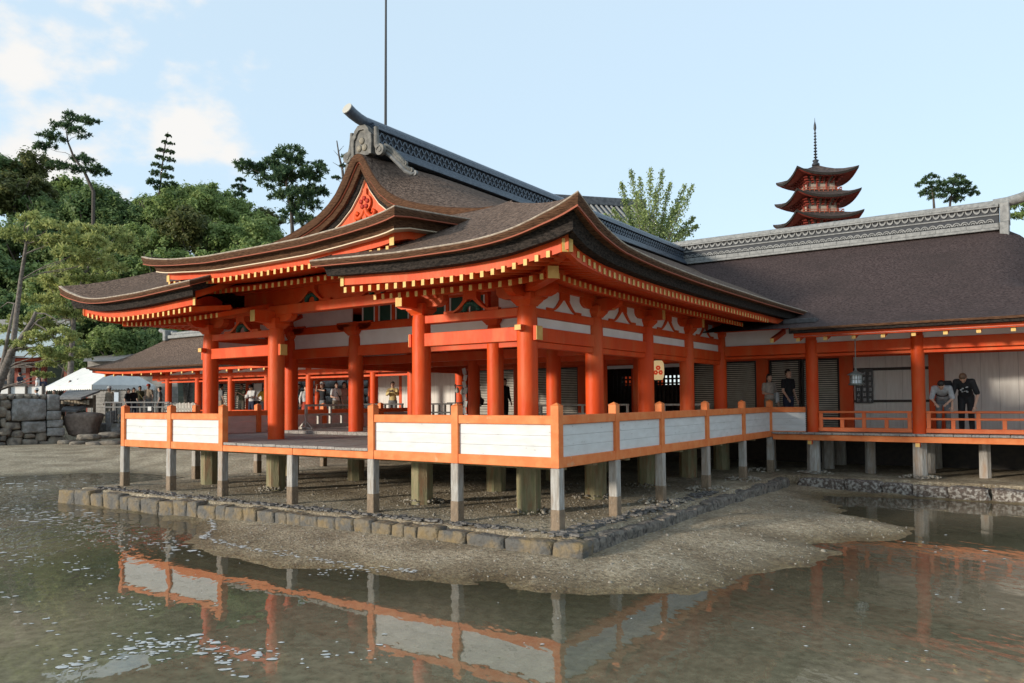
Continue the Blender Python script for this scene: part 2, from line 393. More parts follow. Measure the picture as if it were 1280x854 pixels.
mA = N(t, 'ShaderNodeMix', data_type='RGBA', blend_type='MULTIPLY'); mA.inputs['Factor'].default_value = .8
cr2 = N(t, 'ShaderNodeValToRGB'); e = cr2.color_ramp.elements; e[0].position = .35; e[0].color = (.46, .42, .36, 1); e[1].position = .65; e[1].color = (1, 1, 1, 1)
t.links.new(n2.outputs['Fac'], cr2.inputs[0]); t.links.new(cr1.outputs[0], mA.inputs['A']); t.links.new(cr2.outputs[0], mA.inputs['B'])
# scattered pale shell fragments
sh = N(t, 'ShaderNodeTexVoronoi'); sh.inputs['Scale'].default_value = 11; t.links.new(g.outputs['Position'], sh.inputs['Vector'])
shr = N(t, 'ShaderNodeMapRange'); shr.inputs['From Min'].default_value = .17; shr.inputs['From Max'].default_value = .11; t.links.new(sh.outputs['Distance'], shr.inputs['Value'])
n4 = N(t, 'ShaderNodeTexNoise'); n4.inputs['Scale'].default_value = 1.4; t.links.new(g.outputs['Position'], n4.inputs['Vector'])
n4r = N(t, 'ShaderNodeMapRange'); n4r.inputs['From Min'].default_value = .42; n4r.inputs['From Max'].default_value = .58; t.links.new(n4.outputs['Fac'], n4r.inputs['Value'])
shm = N(t, 'ShaderNodeMath', operation='MULTIPLY'); t.links.new(shr.outputs[0], shm.inputs[0]); t.links.new(n4r.outputs[0], shm.inputs[1])
mS = N(t, 'ShaderNodeMix', data_type='RGBA'); mS.inputs['B'].default_value = (.55, .53, .48, 1); t.links.new(shm.outputs[0], mS.inputs['Factor']); t.links.new(mA.outputs['Result'], mS.inputs['A'])
wet = N(t, 'ShaderNodeMapRange'); wet.inputs['From Min'].default_value = ZW + .10; wet.inputs['From Max'].default_value = ZW + .015; t.links.new(sx.outputs['Z'], wet.inputs['Value'])
mW = N(t, 'ShaderNodeMix', data_type='RGBA', blend_type='MULTIPLY'); mW.inputs['B'].default_value = (.55, .51, .38, 1)
t.links.new(wet.outputs[0], mW.inputs['Factor']); t.links.new(mS.outputs['Result'], mW.inputs['A']); t.links.new(mW.outputs['Result'], b.inputs['Base Color'])
rw = N(t, 'ShaderNodeMapRange'); rw.inputs['To Min'].default_value = .85; rw.inputs['To Max'].default_value = .34; t.links.new(wet.outputs[0], rw.inputs['Value']); t.links.new(rw.outputs[0], b.inputs['Roughness'])
bp = N(t, 'ShaderNodeBump'); bp.inputs['Strength'].default_value = 1.0; bp.inputs['Distance'].default_value = .06
ah = N(t, 'ShaderNodeMath', operation='SUBTRACT'); t.links.new(n1.outputs['Fac'], ah.inputs[0])
vm = N(t, 'ShaderNodeMath', operation='MULTIPLY'); vm.inputs[1].default_value = .35; t.links.new(vo.outputs['Distance'], vm.inputs[0]); t.links.new(vm.outputs[0], ah.inputs[1])
t.links.new(ah.outputs[0], bp.inputs['Height']); t.links.new(bp.outputs[0], b.inputs['Normal'])
MATS['mud'] = mud
ground = np_grid('tidal_flat', GX, GY, GZ, mud, 'structure')
# water
wx = axis(-16, 9, .35, -700, 700); wy = axis(-12, 11, .35, -700, 700)
WX, WY = np.meshgrid(wx, wy, indexing='ij')
wm = bpy.data.materials.new('murky_tide_water'); wm.use_nodes = True; t = wm.node_tree; b = t.nodes['Principled BSDF']
g = N(t, 'ShaderNodeNewGeometry')
n1 = N(t, 'ShaderNodeTexNoise'); n1.inputs['Scale'].default_value = .33; n1.inputs['Detail'].default_value = 7; t.links.new(g.outputs['Position'], n1.inputs['Vector'])
cr1 = N(t, 'ShaderNodeValToRGB'); e = cr1.color_ramp.elements; e[0].position = .36; e[0].color = (.205, .19, .12, 1); e[1].position = .62; e[1].color = (.36, .29, .19, 1)
t.links.new(n1.outputs['Fac'], cr1.inputs[0])
nf = N(t, 'ShaderNodeTexNoise'); nf.inputs['Scale'].default_value = 9; nf.inputs['Detail'].default_value = 8; nf.inputs['Roughness'].default_value = .7; t.links.new(g.outputs['Position'], nf.inputs['Vector'])
nfr = N(t, 'ShaderNodeMapRange'); nfr.inputs['From Min'].default_value = .3; nfr.inputs['From Max'].default_value = .7; nfr.inputs['To Min'].default_value = .62; nfr.inputs['To Max'].default_value = 1.35; t.links.new(nf.outputs['Fac'], nfr.inputs['Value'])
mf = N(t, 'ShaderNodeMix', data_type='RGBA', blend_type='MULTIPLY'); mf.inputs['Factor'].default_value = 1; t.links.new(cr1.outputs[0], mf.inputs['A']); t.links.new(nfr.outputs[0], mf.inputs['B'])
at = N(t, 'ShaderNodeAttribute', attribute_name='cover')
df = N(t, 'ShaderNodeBsdfDiffuse'); t.links.new(mf.outputs['Result'], df.inputs['Color'])
tpn = N(t, 'ShaderNodeBsdfTransparent'); tpn.inputs['Color'].default_value = (.86, .84, .74, 1)
mb1 = N(t, 'ShaderNodeMixShader'); t.links.new(at.outputs['Fac'], mb1.inputs[0]); t.links.new(tpn.outputs[0], mb1.inputs[1]); t.links.new(df.outputs[0], mb1.inputs[2])
gl = N(t, 'ShaderNodeBsdfGlossy'); gl.inputs['Roughness'].default_value = .012; fr_ = N(t, 'ShaderNodeFresnel'); fr_.inputs['IOR'].default_value = 1.5
mb2 = N(t, 'ShaderNodeMixShader'); t.links.new(fr_.outputs[0], mb2.inputs[0]); t.links.new(mb1.outputs[0], mb2.inputs[1]); t.links.new(gl.outputs[0], mb2.inputs[2])
t.links.new(mb2.outputs[0], t.nodes['Material Output'].inputs['Surface'])
ch = N(t, 'ShaderNodeAttribute', attribute_name='chop')
mpp = N(t, 'ShaderNodeMapping'); mpp.inputs['Scale'].default_value = (1, 1, 1); mpp.inputs['Rotation'].default_value = (0, 0, R(35)); t.links.new(g.outputs['Position'], mpp.inputs['Vector'])
mps = N(t, 'ShaderNodeMapping'); mps.inputs['Scale'].default_value = (1, 2.2, 1); t.links.new(mpp.outputs[0], mps.inputs['Vector'])
w1 = N(t, 'ShaderNodeTexNoise'); w1.inputs['Scale'].default_value = 2.3; w1.inputs['Detail'].default_value = 2; t.links.new(mps.outputs[0], w1.inputs['Vector'])
w2 = N(t, 'ShaderNodeTexNoise'); w2.inputs['Scale'].default_value = .8; w2.inputs['Detail'].default_value = 2; t.links.new(mps.outputs[0], w2.inputs['Vector'])
ml = N(t, 'ShaderNodeMath', operation='MULTIPLY'); t.links.new(w1.outputs['Fac'], ml.inputs[0]); t.links.new(ch.outputs['Fac'], ml.inputs[1])
m2 = N(t, 'ShaderNodeMath', operation='MULTIPLY'); m2.inputs[1].default_value = .22; t.links.new(w2.outputs['Fac'], m2.inputs[0])
sm = N(t, 'ShaderNodeMath', operation='ADD'); t.links.new(ml.outputs[0], sm.inputs[0]); t.links.new(m2.outputs[0], sm.inputs[1])
bp = N(t, 'ShaderNodeBump'); bp.inputs['Strength'].default_value = .45; bp.inputs['Distance'].default_value = .05
t.links.new(sm.outputs[0], bp.inputs['Height']); t.links.new(bp.outputs[0], gl.inputs['Normal']); t.links.new(bp.outputs[0], fr_.inputs['Normal'])
t.nodes.remove(b)
water = np_grid('tide_water', WX, WY, np.full(WX.shape, ZW), wm, 'structure')
dep = ZW - ground_h(WX, WY)
a_ = water.data.attributes.new('cover', 'FLOAT', 'POINT'); a_.data.foreach_set('value', np.clip(.22 + dep * 1.8, .2, .88).ravel().astype(np.float32))
chop = .05 + 1.5 * np.clip((-4.5 - WX) / 5, 0, 1) * np.clip((1.5 - np.abs(WY + 4.) / 7), .0, 1) + .12 * fbm(WX * .5, WY * .5, 5, 2)
a_ = water.data.attributes.new('chop', 'FLOAT', 'POINT'); a_.data.foreach_set('value', np.clip(chop, .04, 1.8).ravel().astype(np.float32))
# foam flecks drifting on the water
rnd = random.Random(11)
FOAM = mat('sea_foam', (.42, .42, .40), (.55, .55, .53), scale=5, rough=.9, spec=.2)
fb = MB()
def fleck(x, y, r, el=1.6, ang=.6):
    k = rnd.randint(7, 10); vs = []
    for i in range(k):
        a = 2 * math.pi * i / k; q = r * rnd.uniform(.55, 1.1)
        px, py = q * math.cos(a) * el, q * math.sin(a)
        vs.append((x + px * math.cos(ang) - py * math.sin(ang), y + px * math.sin(ang) + py * math.cos(ang), ZW + .006))
    c = (x, y, ZW + .012); fb.add(vs + [c], [(i, (i + 1) % k, k) for i in range(k)], 0, True)
def streak(u0, v0, u1, v1, n, wpx, rlo, rhi):
    for i in range(int(n * .5)):
        tt = rnd.random(); w = rnd.gauss(0, wpx)
        p = at_z(u0 + (u1 - u0) * tt + rnd.gauss(0, wpx), v0 + (v1 - v0) * tt + w * .45, ZW)
        if ground_h(p.x, p.y) < ZW - .01:
            fleck(p.x, p.y, rnd.uniform(rlo, rhi) * (.8 if rnd.random() < .85 else 1.7))
streak(60, 835, 250, 800, 150, 12, .01, .035); streak(150, 800, 340, 820, 110, 8, .01, .03)
streak(250, 795, 290, 845, 60, 7, .01, .03); streak(0, 740, 80, 800, 40, 14, .01, .04); streak(0, 690, 130, 720, 70, 14, .012, .035)
streak(10, 640, 140, 650, 240, 16, .015, .05); streak(0, 600, 140, 620, 120, 14, .02, .07); streak(100, 660, 250, 690, 190, 12, .012, .035)
streak(300, 698, 440, 720, 110, 8, .008, .026); streak(120, 745, 200, 760, 60, 8, .01, .025); streak(170, 820, 500, 815, 80, 26, .008, .028)
streak(900, 790, 1250, 830, 16, 30, .008, .022); streak(930, 740, 1270, 760, 18, 26, .008, .026); streak(1060, 660, 1270, 700, 22, 14, .012, .03)
streak(0, 620, 330, 845, 90, 60, .006, .018); streak(400, 800, 900, 780, 25, 50, .005, .012)
# thin scum line left along the shore
for (ua, va), (ub, vb) in [((205, 640), (262, 650)), ((262, 650), (268, 664)), ((268, 664), (252, 676)), ((252, 676), (310, 690)), ((310, 690), (420, 708)), ((420, 708), (520, 720))]:
    for i in range(45):
        tt = rnd.random(); p = at_z(ua + (ub - ua) * tt + rnd.gauss(0, 1.6), va + (vb - va) * tt + rnd.gauss(0, 1.3), ZW)
        zz_ = max(ZW, float(ground_h(p.x, p.y)))
        q0 = len(fb.v); fleck(p.x, p.y, rnd.uniform(.010, .026), 2.2, .3)
        fb.v[q0:] = [(a, c, e_ - ZW + zz_ + .004) for a, c, e_ in fb.v[q0:]]
fo = O('sea_foam', fb, FOAM); fo['kind'] = 'stuff'; tag(fo, 'white foam flecks drifting on the shallow tide water', 'foam')
# ------------------------------------------------------------------ kerb stones
STONE_O = mat('ochre_kerb_stone', (.20, .142, .07), (.165, .135, .097), scale=4, rough=.85, bump=2.4, bscale=14, c3=(.105, .097, .085), s3=3.2, lo3=.44, hi3=.58)
STONE_G = mat('barnacled_kerb_stone', (.13, .11, .09), (.23, .20, .165), scale=13, rough=.9, bump=2.5, bscale=20, c3=(.055, .048, .043), s3=8, lo3=.5, hi3=.62)
STONE_B = mat('shell_crusted_stone', (.10, .075, .06), (.34, .31, .27), scale=15, rough=.9, bump=2.6, bscale=17, lo=.45, hi=.62)
SLATE = mat('dark_slate_chips', (.075, .07, .066), (.17, .155, .14), scale=14, rough=.8, bump=.6, bscale=30)
def rock_mesh(name, sx, sy, sz, seed, mt, rough=.09, cuts=3, pw=5.):
    """rounded irregular block centred in x,y with base at 0"""
    rr = random.Random(seed); bm = bmesh.new(); bmesh.ops.create_cube(bm, size=2)
    bmesh.ops.subdivide_edges(bm, edges=bm.edges[:], cuts=cuts, use_grid_fill=True)
    ph = [rr.uniform(0, 9) for _ in range(6)]
    for v in bm.verts:
        p = v.co; L = (abs(p.x)**pw + abs(p.y)**pw + abs(p.z)**pw)**(1 / pw); q = p / L
        d = 1 + rough * (math.sin(q.x * 2.7 + ph[0]) + math.sin(q.y * 3.1 + ph[1]) + math.sin(q.z * 2.9 + ph[2] + q.x * 2)) / 1.7 + rr.uniform(-1, 1) * rough * .35
        v.co = Vector((q.x * sx / 2 * d, q.y * sy / 2 * d, (q.z * d * .5 + .5) * sz))
    for f in bm.faces: f.smooth = True
    me = bpy.data.meshes.new(name); bm.to_mesh(me); bm.free(); me.materials.append(mt); return me
kerb = thing('stone_kerb', 'low kerb of rough ochre and grey stones round the bed under the terrace', 'kerb', (.7, -.6, ZW))
rnd = random.Random(5)
x = KX + .02; si = 0
while x > -12.7:
    w = rnd.choice([.28, .36, .45, .52, .6, .75]) * rnd.uniform(.9, 1.1)
    if si == 0: w = .5
    hh = .30 * rnd.uniform(.9, 1.08)
    me = rock_mesh('kerb_stone', w * 1.0, .36, hh + .1, si, STONE_O, .04, 5, 22)
    I('kerb_stone', me, (x - w / 2, KF(x - w / 2) + .17, ZW - .08 + rnd.uniform(-.015, .02)), (0, 0, R(2) + rnd.uniform(-.04, .04)), kerb)
    x -= w + .012; si += 1
y = KF(KX) + .36
while y < 9.9:
    w = rnd.uniform(.4, .75); hh = .29 * rnd.uniform(.85, 1.1)
    me = rock_mesh('kerb_stone', .36, w, hh + .1, si, STONE_G, .07, 5, 12)
    I('kerb_stone', me, (KX - .18 + rnd.uniform(-.03, .02), y + w / 2, ZW - .08), (0, 0, rnd.uniform(-.06, .06)), kerb)
    y += w + .01; si += 1
for k in range(7):
    w = .5; me = rock_mesh('kerb_stone', .36, w, .34, 90 + k, STONE_O, .07, 4, 6)
    I('kerb_stone', me, (-12.75 + rnd.uniform(-.03, .02), KF(-12.7) + .4 + k * .52, ZW - .08), (0, 0, rnd.uniform(-.06, .06)), kerb)
kerb2 = thing('stone_kerb', 'shell crusted kerb stones in front of the long hall stilts', 'kerb', (1.2, 10.3, ZW))
x = .95
while x < 11.5:
    w = rnd.uniform(.5, 1.1); hh = rnd.uniform(.26, .32)
    me = rock_mesh('kerb_stone', w, .5, hh + .08, si, STONE_B, .08, 5, 9)
    I('kerb_stone', me, (x + w / 2, 10.42 - .02 * x + rnd.uniform(-.04, .04), ZW - .08), (0, 0, rnd.uniform(-.06, .06)), kerb2)
    x += w + .01; si += 1
# slate chips lying along the kerb top, pebbles round the piles
sb = MB(); rnd = random.Random(8)
for i in range(620):
    if rnd.random() < .62: px = rnd.uniform(-12.3, .5); py = KF(px) + .36 + abs(rnd.gauss(0, .1))
    else: py = rnd.uniform(-.4, 6); px = KX - .4 - abs(rnd.gauss(0, .15))
    z = ZG + rnd.uniform(0, .035); s1 = rnd.uniform(.035, .10)
    sb.obox((px, py, z), (s1 * rnd.uniform(1, 2), s1, rnd.uniform(.012, .03)), Euler((rnd.gauss(0, .12), rnd.gauss(0, .12), rnd.uniform(-.5, .5))).to_matrix())
so = O('slate_chips', sb, SLATE); so['kind'] = 'stuff'; tag(so, 'dark slate chips scattered along the inner edge of the kerb', 'slate chips')
pb = MB(); ico = []
PEB = mat('tidal_pebbles', (.20, .165, .12), (.36, .32, .26), scale=9, rough=.8, c3=(.07, .06, .05), s3=6)
def pebble(px, py, z, s1):
    n = 5; a0 = rnd.uniform(0, 6); vs = [(px + s1 * math.cos(a0 + 6.283 * i / n) * rnd.uniform(.7, 1.1), py + s1 * math.sin(a0 + 6.283 * i / n) * rnd.uniform(.7, 1.1), z - s1 * .2) for i in range(n)]
    vs += [((a + px) / 2, (c + py) / 2, z + s1 * .5) for a, c, e_ in vs]
    pb.add(vs, [(i, (i + 1) % n, n + (i + 1) % n, n + i) for i in range(n)] + [tuple(range(n, 2 * n))], 0, True)
for i in range(9000):
    q = rnd.random()
    if q < .45: px = rnd.uniform(-12, .4); py = rnd.uniform(-.3, 6)
    elif q < .85: px = rnd.uniform(-6, 4.6); py = rnd.uniform(-2.6, 9.5)
    else: px = rnd.uniform(-30, -12); py = rnd.uniform(3, 14)
    ico.append((px, py, rnd.uniform(.007, .024) * (1 if rnd.random() < .95 else 2.2)))
hs = ground_h(np.array([a for a, c, e_ in ico]), np.array([c for a, c, e_ in ico]))
for (px, py, s1), z in zip(ico, hs):
    if z > ZW + .01: pebble(px, py, float(z), s1)
for (cx, cy) in [(-1.42, 1.356), (-3.92, 1.356), (-8.32, 1.356), (-1.42, 3.83), (-1.42, 6.31), (1.08, 11.27), (3.59, 11.27), (0, 3.83), (0, 6.26), (0, 8.7), (-.3, 11.2)]:
    for i in range(70):
        a = rnd.uniform(0, 6.283); rr_ = rnd.uniform(.2, .5); pebble(cx + rr_ * math.cos(a), cy + rr_ * math.sin(a), ZG + .02 + max(0, .06 - abs(rr_ - .2) * .2), rnd.uniform(.02, .05))
po = O('pebbles', pb, PEB); po['kind'] = 'stuff'; tag(po, 'pebbles and shell bits strewn over the tidal mud', 'pebbles')
# ------------------------------------------------------------------ open hall (purification hall) and its terrace
XC = -6.122
CX = [-10.822, -8.322, -3.922, -1.422]; RY = [1.356, 3.833, 6.311, 8.789, 11.267]
hall = thing('shrine_hall', 'open vermilion shrine hall with curved bark roof, tall gable and dark tiled ridge', 'shrine hall', (XC, 6.3, ZG))
# --- columns and the piles under them
CR = .185; CT = 1.717
cb = MB(); cb.lathe([(CR * 1.0, 0), (CR, CT - ZD - .35), (CR * .96, CT - ZD - .08), (CR * .86, CT - ZD)], n=28)
col_me = cb.mesh('column', VERM)
pm = MB(); pm.lathe([(.22, -.45), (.22, ZD - ZG - .02)], n=8, rot=R(22.5), smooth=False); pile_me = pm.mesh('pile', PILE)
pmf = MB(); pmf.lathe([(.235, -.1), (.235, .40), (.222, .42)], n=8, rot=R(22.5), smooth=False)
cap = MB()
cap.lathe([(.20, 0), (.21, .02), (.30, .10), (.30, .22)], n=4, rot=R(45), smooth=False); cap_me = cap.mesh('capital_block', VERM)
arm_poly = [(-.62, .20), (-.62, .10), (-.56, .04), (-.46, 0), (.46, 0), (.56, .04), (.62, .10), (.62, .20)]
ab = MB(); ab.extr(arm_poly, (0, 0, 0), (1, 0, 0), (0, 0, 1), (0, 1, 0), .16); arm_me = ab.mesh('bracket_arm', VERM)
yb = MB(); yb.box(-.085, .085, -.75, .1, -.13, .13); nose_me = yb.mesh('beam_nose', VERM)
yt = MB(); yt.box(-.08, .08, -.756, -.752, -.125, .125); nosetip_me = yt.mesh('beam_nose_tip', YEL)
for j, y in enumerate(RY):
    for i, x in enumerate(CX):
        if j in (2, 3) and i in (): continue
        c = I('column', col_me, (x, y, ZD), parent=hall)
        if j <= 3 or i in (0, 3): I('pile', pile_me, (x, y, ZG), parent=hall)
        if j in (0, 1) or i in (0, 3):
            I('capital_block', cap_me, (x, y, CT + .002), parent=hall)
            if j in (0, 1): I('bracket_arm', arm_me, (x, y, CT + .15), parent=hall)
            if i in (0, 3): I('bracket_arm', arm_me, (x, y, CT + .155), (0, 0, R(90)), parent=hall)
for x in CX[1:3]:
    n_ = I('beam_nose', nose_me, (x, RY[0] + .1, CT + .25), parent=hall); C('nose_tip', nosetip_me, n_)
for sgn, x in ((1, CX[3]), (-1, CX[0])):
    for y in RY[1:4]:
        n_ = I('beam_nose', nose_me, (x - .1 * sgn, y, CT + .25), (0, 0, R(90) * sgn), parent=hall, scale=(.9, .75, .9)); C('nose_tip', nosetip_me, n_)
# --- beams
def beam(name, x0, x1, y0, y1, z0, z1, mt=VERM, par=None, ch=.008):
    return O(name, MB().box(x0, x1, y0, y1, z0, z1, 0, ch), mt, par or hall)
def bx_(name, i0, i1, y, z0, z1, w=.16):       # beam between column faces along x
    return beam(name, CX[i0] + CR - .03, CX[i1] - CR + .03, y - w / 2, y + w / 2, z0, z1)
def by_(name, x, j0, j1, z0, z1, w=.16):
    return beam(name, x - w / 2, x + w / 2, RY[j0] + CR - .03, RY[j1] - CR + .03, z0, z1)
for (a, b2) in ((0, 1), (2, 3)):
    bx_('head_beam', a, b2, RY[0], 1.545, 1.70); bx_('tie_beam', a, b2, RY[0], 1.10, 1.355, .2)
for x in (CX[0], CX[3]):
    for j in range(4):
        by_('head_beam', x, j, j + 1, 1.545, 1.70)
        by_('tie_beam', x, j, j + 1, 1.10, 1.355, .2); by_('tie_beam_lower', x, j, j + 1, .985, 1.095, .13)
        beam('plaster_panel', x - .02, x + .02, RY[j] + CR, RY[j + 1] - CR, 1.36, 1.54, PLASTER, ch=0)
        beam('plaster_panel', x - .02, x + .02, RY[j] + .12, RY[j + 1] - .12, 1.705, 2.12, PLASTER, ch=0)
# ends of the tie beams standing proud of the corner columns
for x, sg in ((CX[3], 1), (CX[0], -1), (CX[1], 1), (CX[2], -1)):
    xa, xb = (x + .19, x + .25) if sg > 0 else (x - .25, x - .19)
    e_ = beam('tie_beam_end', xa, xb, RY[0] - .1, RY[0] + .1, 1.10, 1.355, ch=0)
    o = O('end_cap', MB().box(xb if sg > 0 else xa - .012, xb + .012 if sg > 0 else xa, RY[0] - .095, RY[0] + .095, 1.106, 1.35), YEL, e_)
for x in (CX[0], CX[3]):
    e_ = beam('tie_beam_end', x - .07, x + .07, RY[0] - .30, RY[0] - .19, 1.27, 1.37, ch=0)
    O('end_cap', MB().box(x - .065, x + .065, RY[0] - .312, RY[0] - .30, 1.275, 1.365), YEL, e_)
# purlins
beam('eave_purlin', CX[0] - .9, CX[1] + .3, RY[0] - .1, RY[0] + .1, 2.07, 2.24); beam('eave_purlin', CX[2] - .3, CX[3] + .9, RY[0] - .1, RY[0] + .1, 2.07, 2.24)
beam('centre_purlin', CX[1] - .5, CX[2] + .5, RY[0] - .12, RY[0] + .12, 2.02, 2.06 + .17)
for x in (CX[0], CX[3]): beam('side_purlin', x - .1, x + .1, RY[0] + .1, 11.2, 2.075, 2.245)
beam('upper_purlin', CX[1] - 1.4, CX[2] + 1.4, RY[0] - .1, RY[0] + .1, 2.60, 2.80)
beam('upper_wall_board', CX[1] - 1.2, CX[2] + 1.2, RY[0] + .02, RY[0] + .05, 2.24, 2.60, ch=0)
# frog-leg struts
def strut_mesh(s=1.0, h=.36):
    k = 9; A = []; B = []
    for i in range(k):
        q = i / (k - 1); A.append((.58 - .50 * q**.8, h * (q**1.7))); B.append((.44 - .40 * q**.75, (h - .11) * (q**1.15)))
    mb = MB()
    for sg in (1, -1):
        mb.ring([(a * sg, c) for a, c in A], [(a * sg, c) for a, c in B], (0, 0, 0), (1, 0, 0), (0, 0, 1), (0, 1, 0), .11)
    mb.box(-.16, .16, -.07, .07, h - .12, h + .015)
    for sg in (1, -1): mb.box(.52 * sg - .12, .52 * sg + .12, -.05, .05, 0, .05)
    return mb.mesh('frog_leg_strut', VERM)
str_me = strut_mesh()
carve = MB()
for k in range(9):
    a = math.pi * k / 8; carve.lathe([(0, -.05), (.05, -.03), (.06, 0), (.05, .03), (0, .05)], (.16 * math.cos(a), 0, .05 + .12 * math.sin(a)), 6)
carve_me = carve.mesh('carving', GREEN)
def strut(x, y, z, rz=0, s=1):
    o = I('frog_leg_strut', str_me, (x, y, z), (0, 0, rz), hall, (s, 1, 1))
    if rz == 0: C('carving', carve_me, o)
for (a, b2) in ((0, 1), (2, 3)): strut((CX[a] + CX[b2]) / 2, RY[0], 1.702)
strut(XC - 1.0, RY[0], 2.235); strut(XC + 1.0, RY[0], 2.235)
for x in (CX[0], CX[3]):
    for j in range(4): strut(x, (RY[j] + RY[j + 1]) / 2, 1.702, R(90))
# inner partition high between the second row of columns
y = RY[1]
for (a, b2) in ((0, 1), (1, 2), (2, 3)):
    bx_('inner_beam', a, b2, y, 1.20, 1.46, .18); bx_('inner_beam', a, b2, y, 1.84, 2.03, .16); bx_('inner_beam', a, b2, y, 2.43, 2.62, .16)
    beam('plaster_panel', CX[a] + .12, CX[b2] - .12, y - .02, y + .02, 1.46, 1.84, PLASTER, ch=0)
for (a, b2) in ((0, 1), (2, 3)): beam('plaster_panel', CX[a] + .12, CX[b2] - .12, y - .02, y + .02, 2.03, 2.43, PLASTER, ch=0)
npan = 7; x0, x1 = CX[1] + .2, CX[2] - .2; w = (x1 - x0) / npan
for k in range(npan):
    gp = beam('lattice_window', x0 + k * w + .1, x0 + (k + 1) * w - .1, y - .015, y + .015, 2.035, 2.425, GREEN, ch=0)
    O('window_frame', MB().box(x0 + k * w + .06, x0 + k * w + .1, y - .035, y + .035, 2.032, 2.428).box(x0 + (k + 1) * w - .1, x0 + (k + 1) * w - .06, y - .035, y + .035, 2.032, 2.428), PLASTER, gp)
    beam('window_post', x0 + (k + 1) * w - .05, x0 + (k + 1) * w + .05, y - .05, y + .05, 2.032, 2.43)
for j in (2, 3, 4):
    for (a, b2) in ((0, 1), (1, 2), (2, 3)): bx_('inner_beam', a, b2, RY[j], 1.12, 1.36, .16)
for x in CX[1:3]:
    for j in range(1, 4): by_('inner_beam', x, j, j + 1, 1.46, 1.70, .16)
# ceiling of broad boards over the interior
for k in range(24):
    yy = RY[0] + .15 + k * .42
    beam('ceiling_board', CX[0] - .1, CX[3] + .1, yy, yy + .405, 2.66 if yy > RY[1] - .1 else 2.83, 2.70 if yy > RY[1] - .1 else 2.86, ch=0)
# raised inner floor
xx = CX[0] - .1; rnd = random.Random(12)
while xx < CX[3] + .05:
    w = min(rnd.uniform(.34, .42), CX[3] + .12 - xx)
    beam('inner_floor_board', xx, xx + w - .008, RY[1] - .3, 11.0, ZD + .003, ZD + .085 + rnd.uniform(-.003, .002), PLANK, ch=.004); xx += w
# ------------------------------------------------------------------ roof surfaces
rise = lambda d: pc(d, [0, .5, .87, 1.4, 1.87, 2.4, 2.75, 3.3, 3.87, 4.5, 4.87, 5.4, 5.87, 6.3, 6.6, 6.87], [0, .22, .40, .66, .90, 1.16, 1.34, 1.58, 1.82, 2.08, 2.25, 2.55, 2.82, 3.02, 3.14, 3.22])
zf = lambda u: pc(u, [1.8, 3, 3.9, 5.0, 5.5, 5.9, 6.2, 6.54, 6.87, 7.15], [2.50, 2.45, 2.415, 2.41, 2.43, 2.475, 2.535, 2.63, 2.735, 2.86])
zs = lambda y: pc(y, [-1.09, -.75, -.23, .84, 2.4, 4.4, 7, 9.6, 12.5, 25], [2.86, 2.73, 2.56, 2.42, 2.385, 2.375, 2.385, 2.41, 2.45, 2.5])
eu = lambda y: pc(y, [-1.09, -.3, .8, 2.4, 5, 25], [7.15, 7.09, 6.99, 6.91, 6.87, 6.87])
ZB = 2.34; YF = -1.09; UN = 1.8
fade = lambda d: np.exp(-np.asarray(d) / 1.6)
def ystart(d): return float(pc(d, [0, 1.4, 2.75, 3.0, 4, 6.87], [YF, YF + 1.4, 1.66, 1.74, 1.75, 1.75]))
zv_ = lambda u: pc(u, [0, .1, .2, .3, .45, .73, 1.22, 1.97, 2.7, 3.4, 4.12, 8], [5.47, 5.45, 5.37, 5.23, 4.99, 4.64, 4.31, 4.05, 3.88, 3.77, 3.68, 2.3])
drop = lambda u: max(0., ZB + float(rise(6.87 - u)) - float(zv_(u))) * (1 if u < 3.6 else max(0, (4.12 - u) / .52))
def side_pt(d, ye_off, sg):
    """d: inset from the eave, ye_off: distance behind the hip / verge"""
    ye = YF + ye_off; y = ystart(d) + ye_off
    e_ = float(eu(ye)); e_ += (6.87 - e_) * min(1, max(0, (d - 1.2) / 1.2)); u = e_ * (1 - d / 6.87)
    z = ZB + float(rise(d)) + (float(zs(ye)) - ZB) * float(fade(d))
    if d > 2.75: z = ZB + float(rise(d)) - float(drop(u)) * max(0, 1 - ye_off / 2.4)**2 + (float(zs(ye)) - ZB) * float(fade(d)) * (1 if ye_off > 1 else ye_off)
    return Vector((XC + sg * u, y, z))
def front_pt(d, tt, sg):
    uh = (7.15 - .28 * min(1, max(0, (d - 1.2) / 1.2))) * (1 - min(d, 2.75) / 6.87); u = UN + (uh - UN) * tt; ue = UN + (7.15 - UN) * tt
    z = ZB + float(rise(d)) + (float(zf(ue)) - ZB) * float(fade(d))
    return Vector((XC + sg * u, YF + d, z))
ds = [0, .15, .35, .6, .9, 1.25, 1.65, 2.1, 2.45, 2.75, 2.76, 3.0, 3.35, 3.7, 4.0, 4.3, 4.65, 5.0, 5.35, 5.65, 5.95, 6.2, 6.45, 6.65, 6.8, 6.87]
yo = [0, .12, .25, .4, .55, .75, .95, 1.2, 1.6, 2.1, 2.8, 3.6, 4.8, 6.2, 8, 10, 12, 14, 16, 18.6]
roof = MB()
for sg in (1, -1):
    roof.grid([[side_pt(d, o_, sg) for d in ds] for o_ in yo], 0, True, sg < 0)
    roof.grid([[front_pt(d, k / 22, sg) for d in np.linspace(0, 2.86, 14)] for k in range(23)], 0, True, sg > 0)
rf = O('bark_roof', roof, BARK, hall)
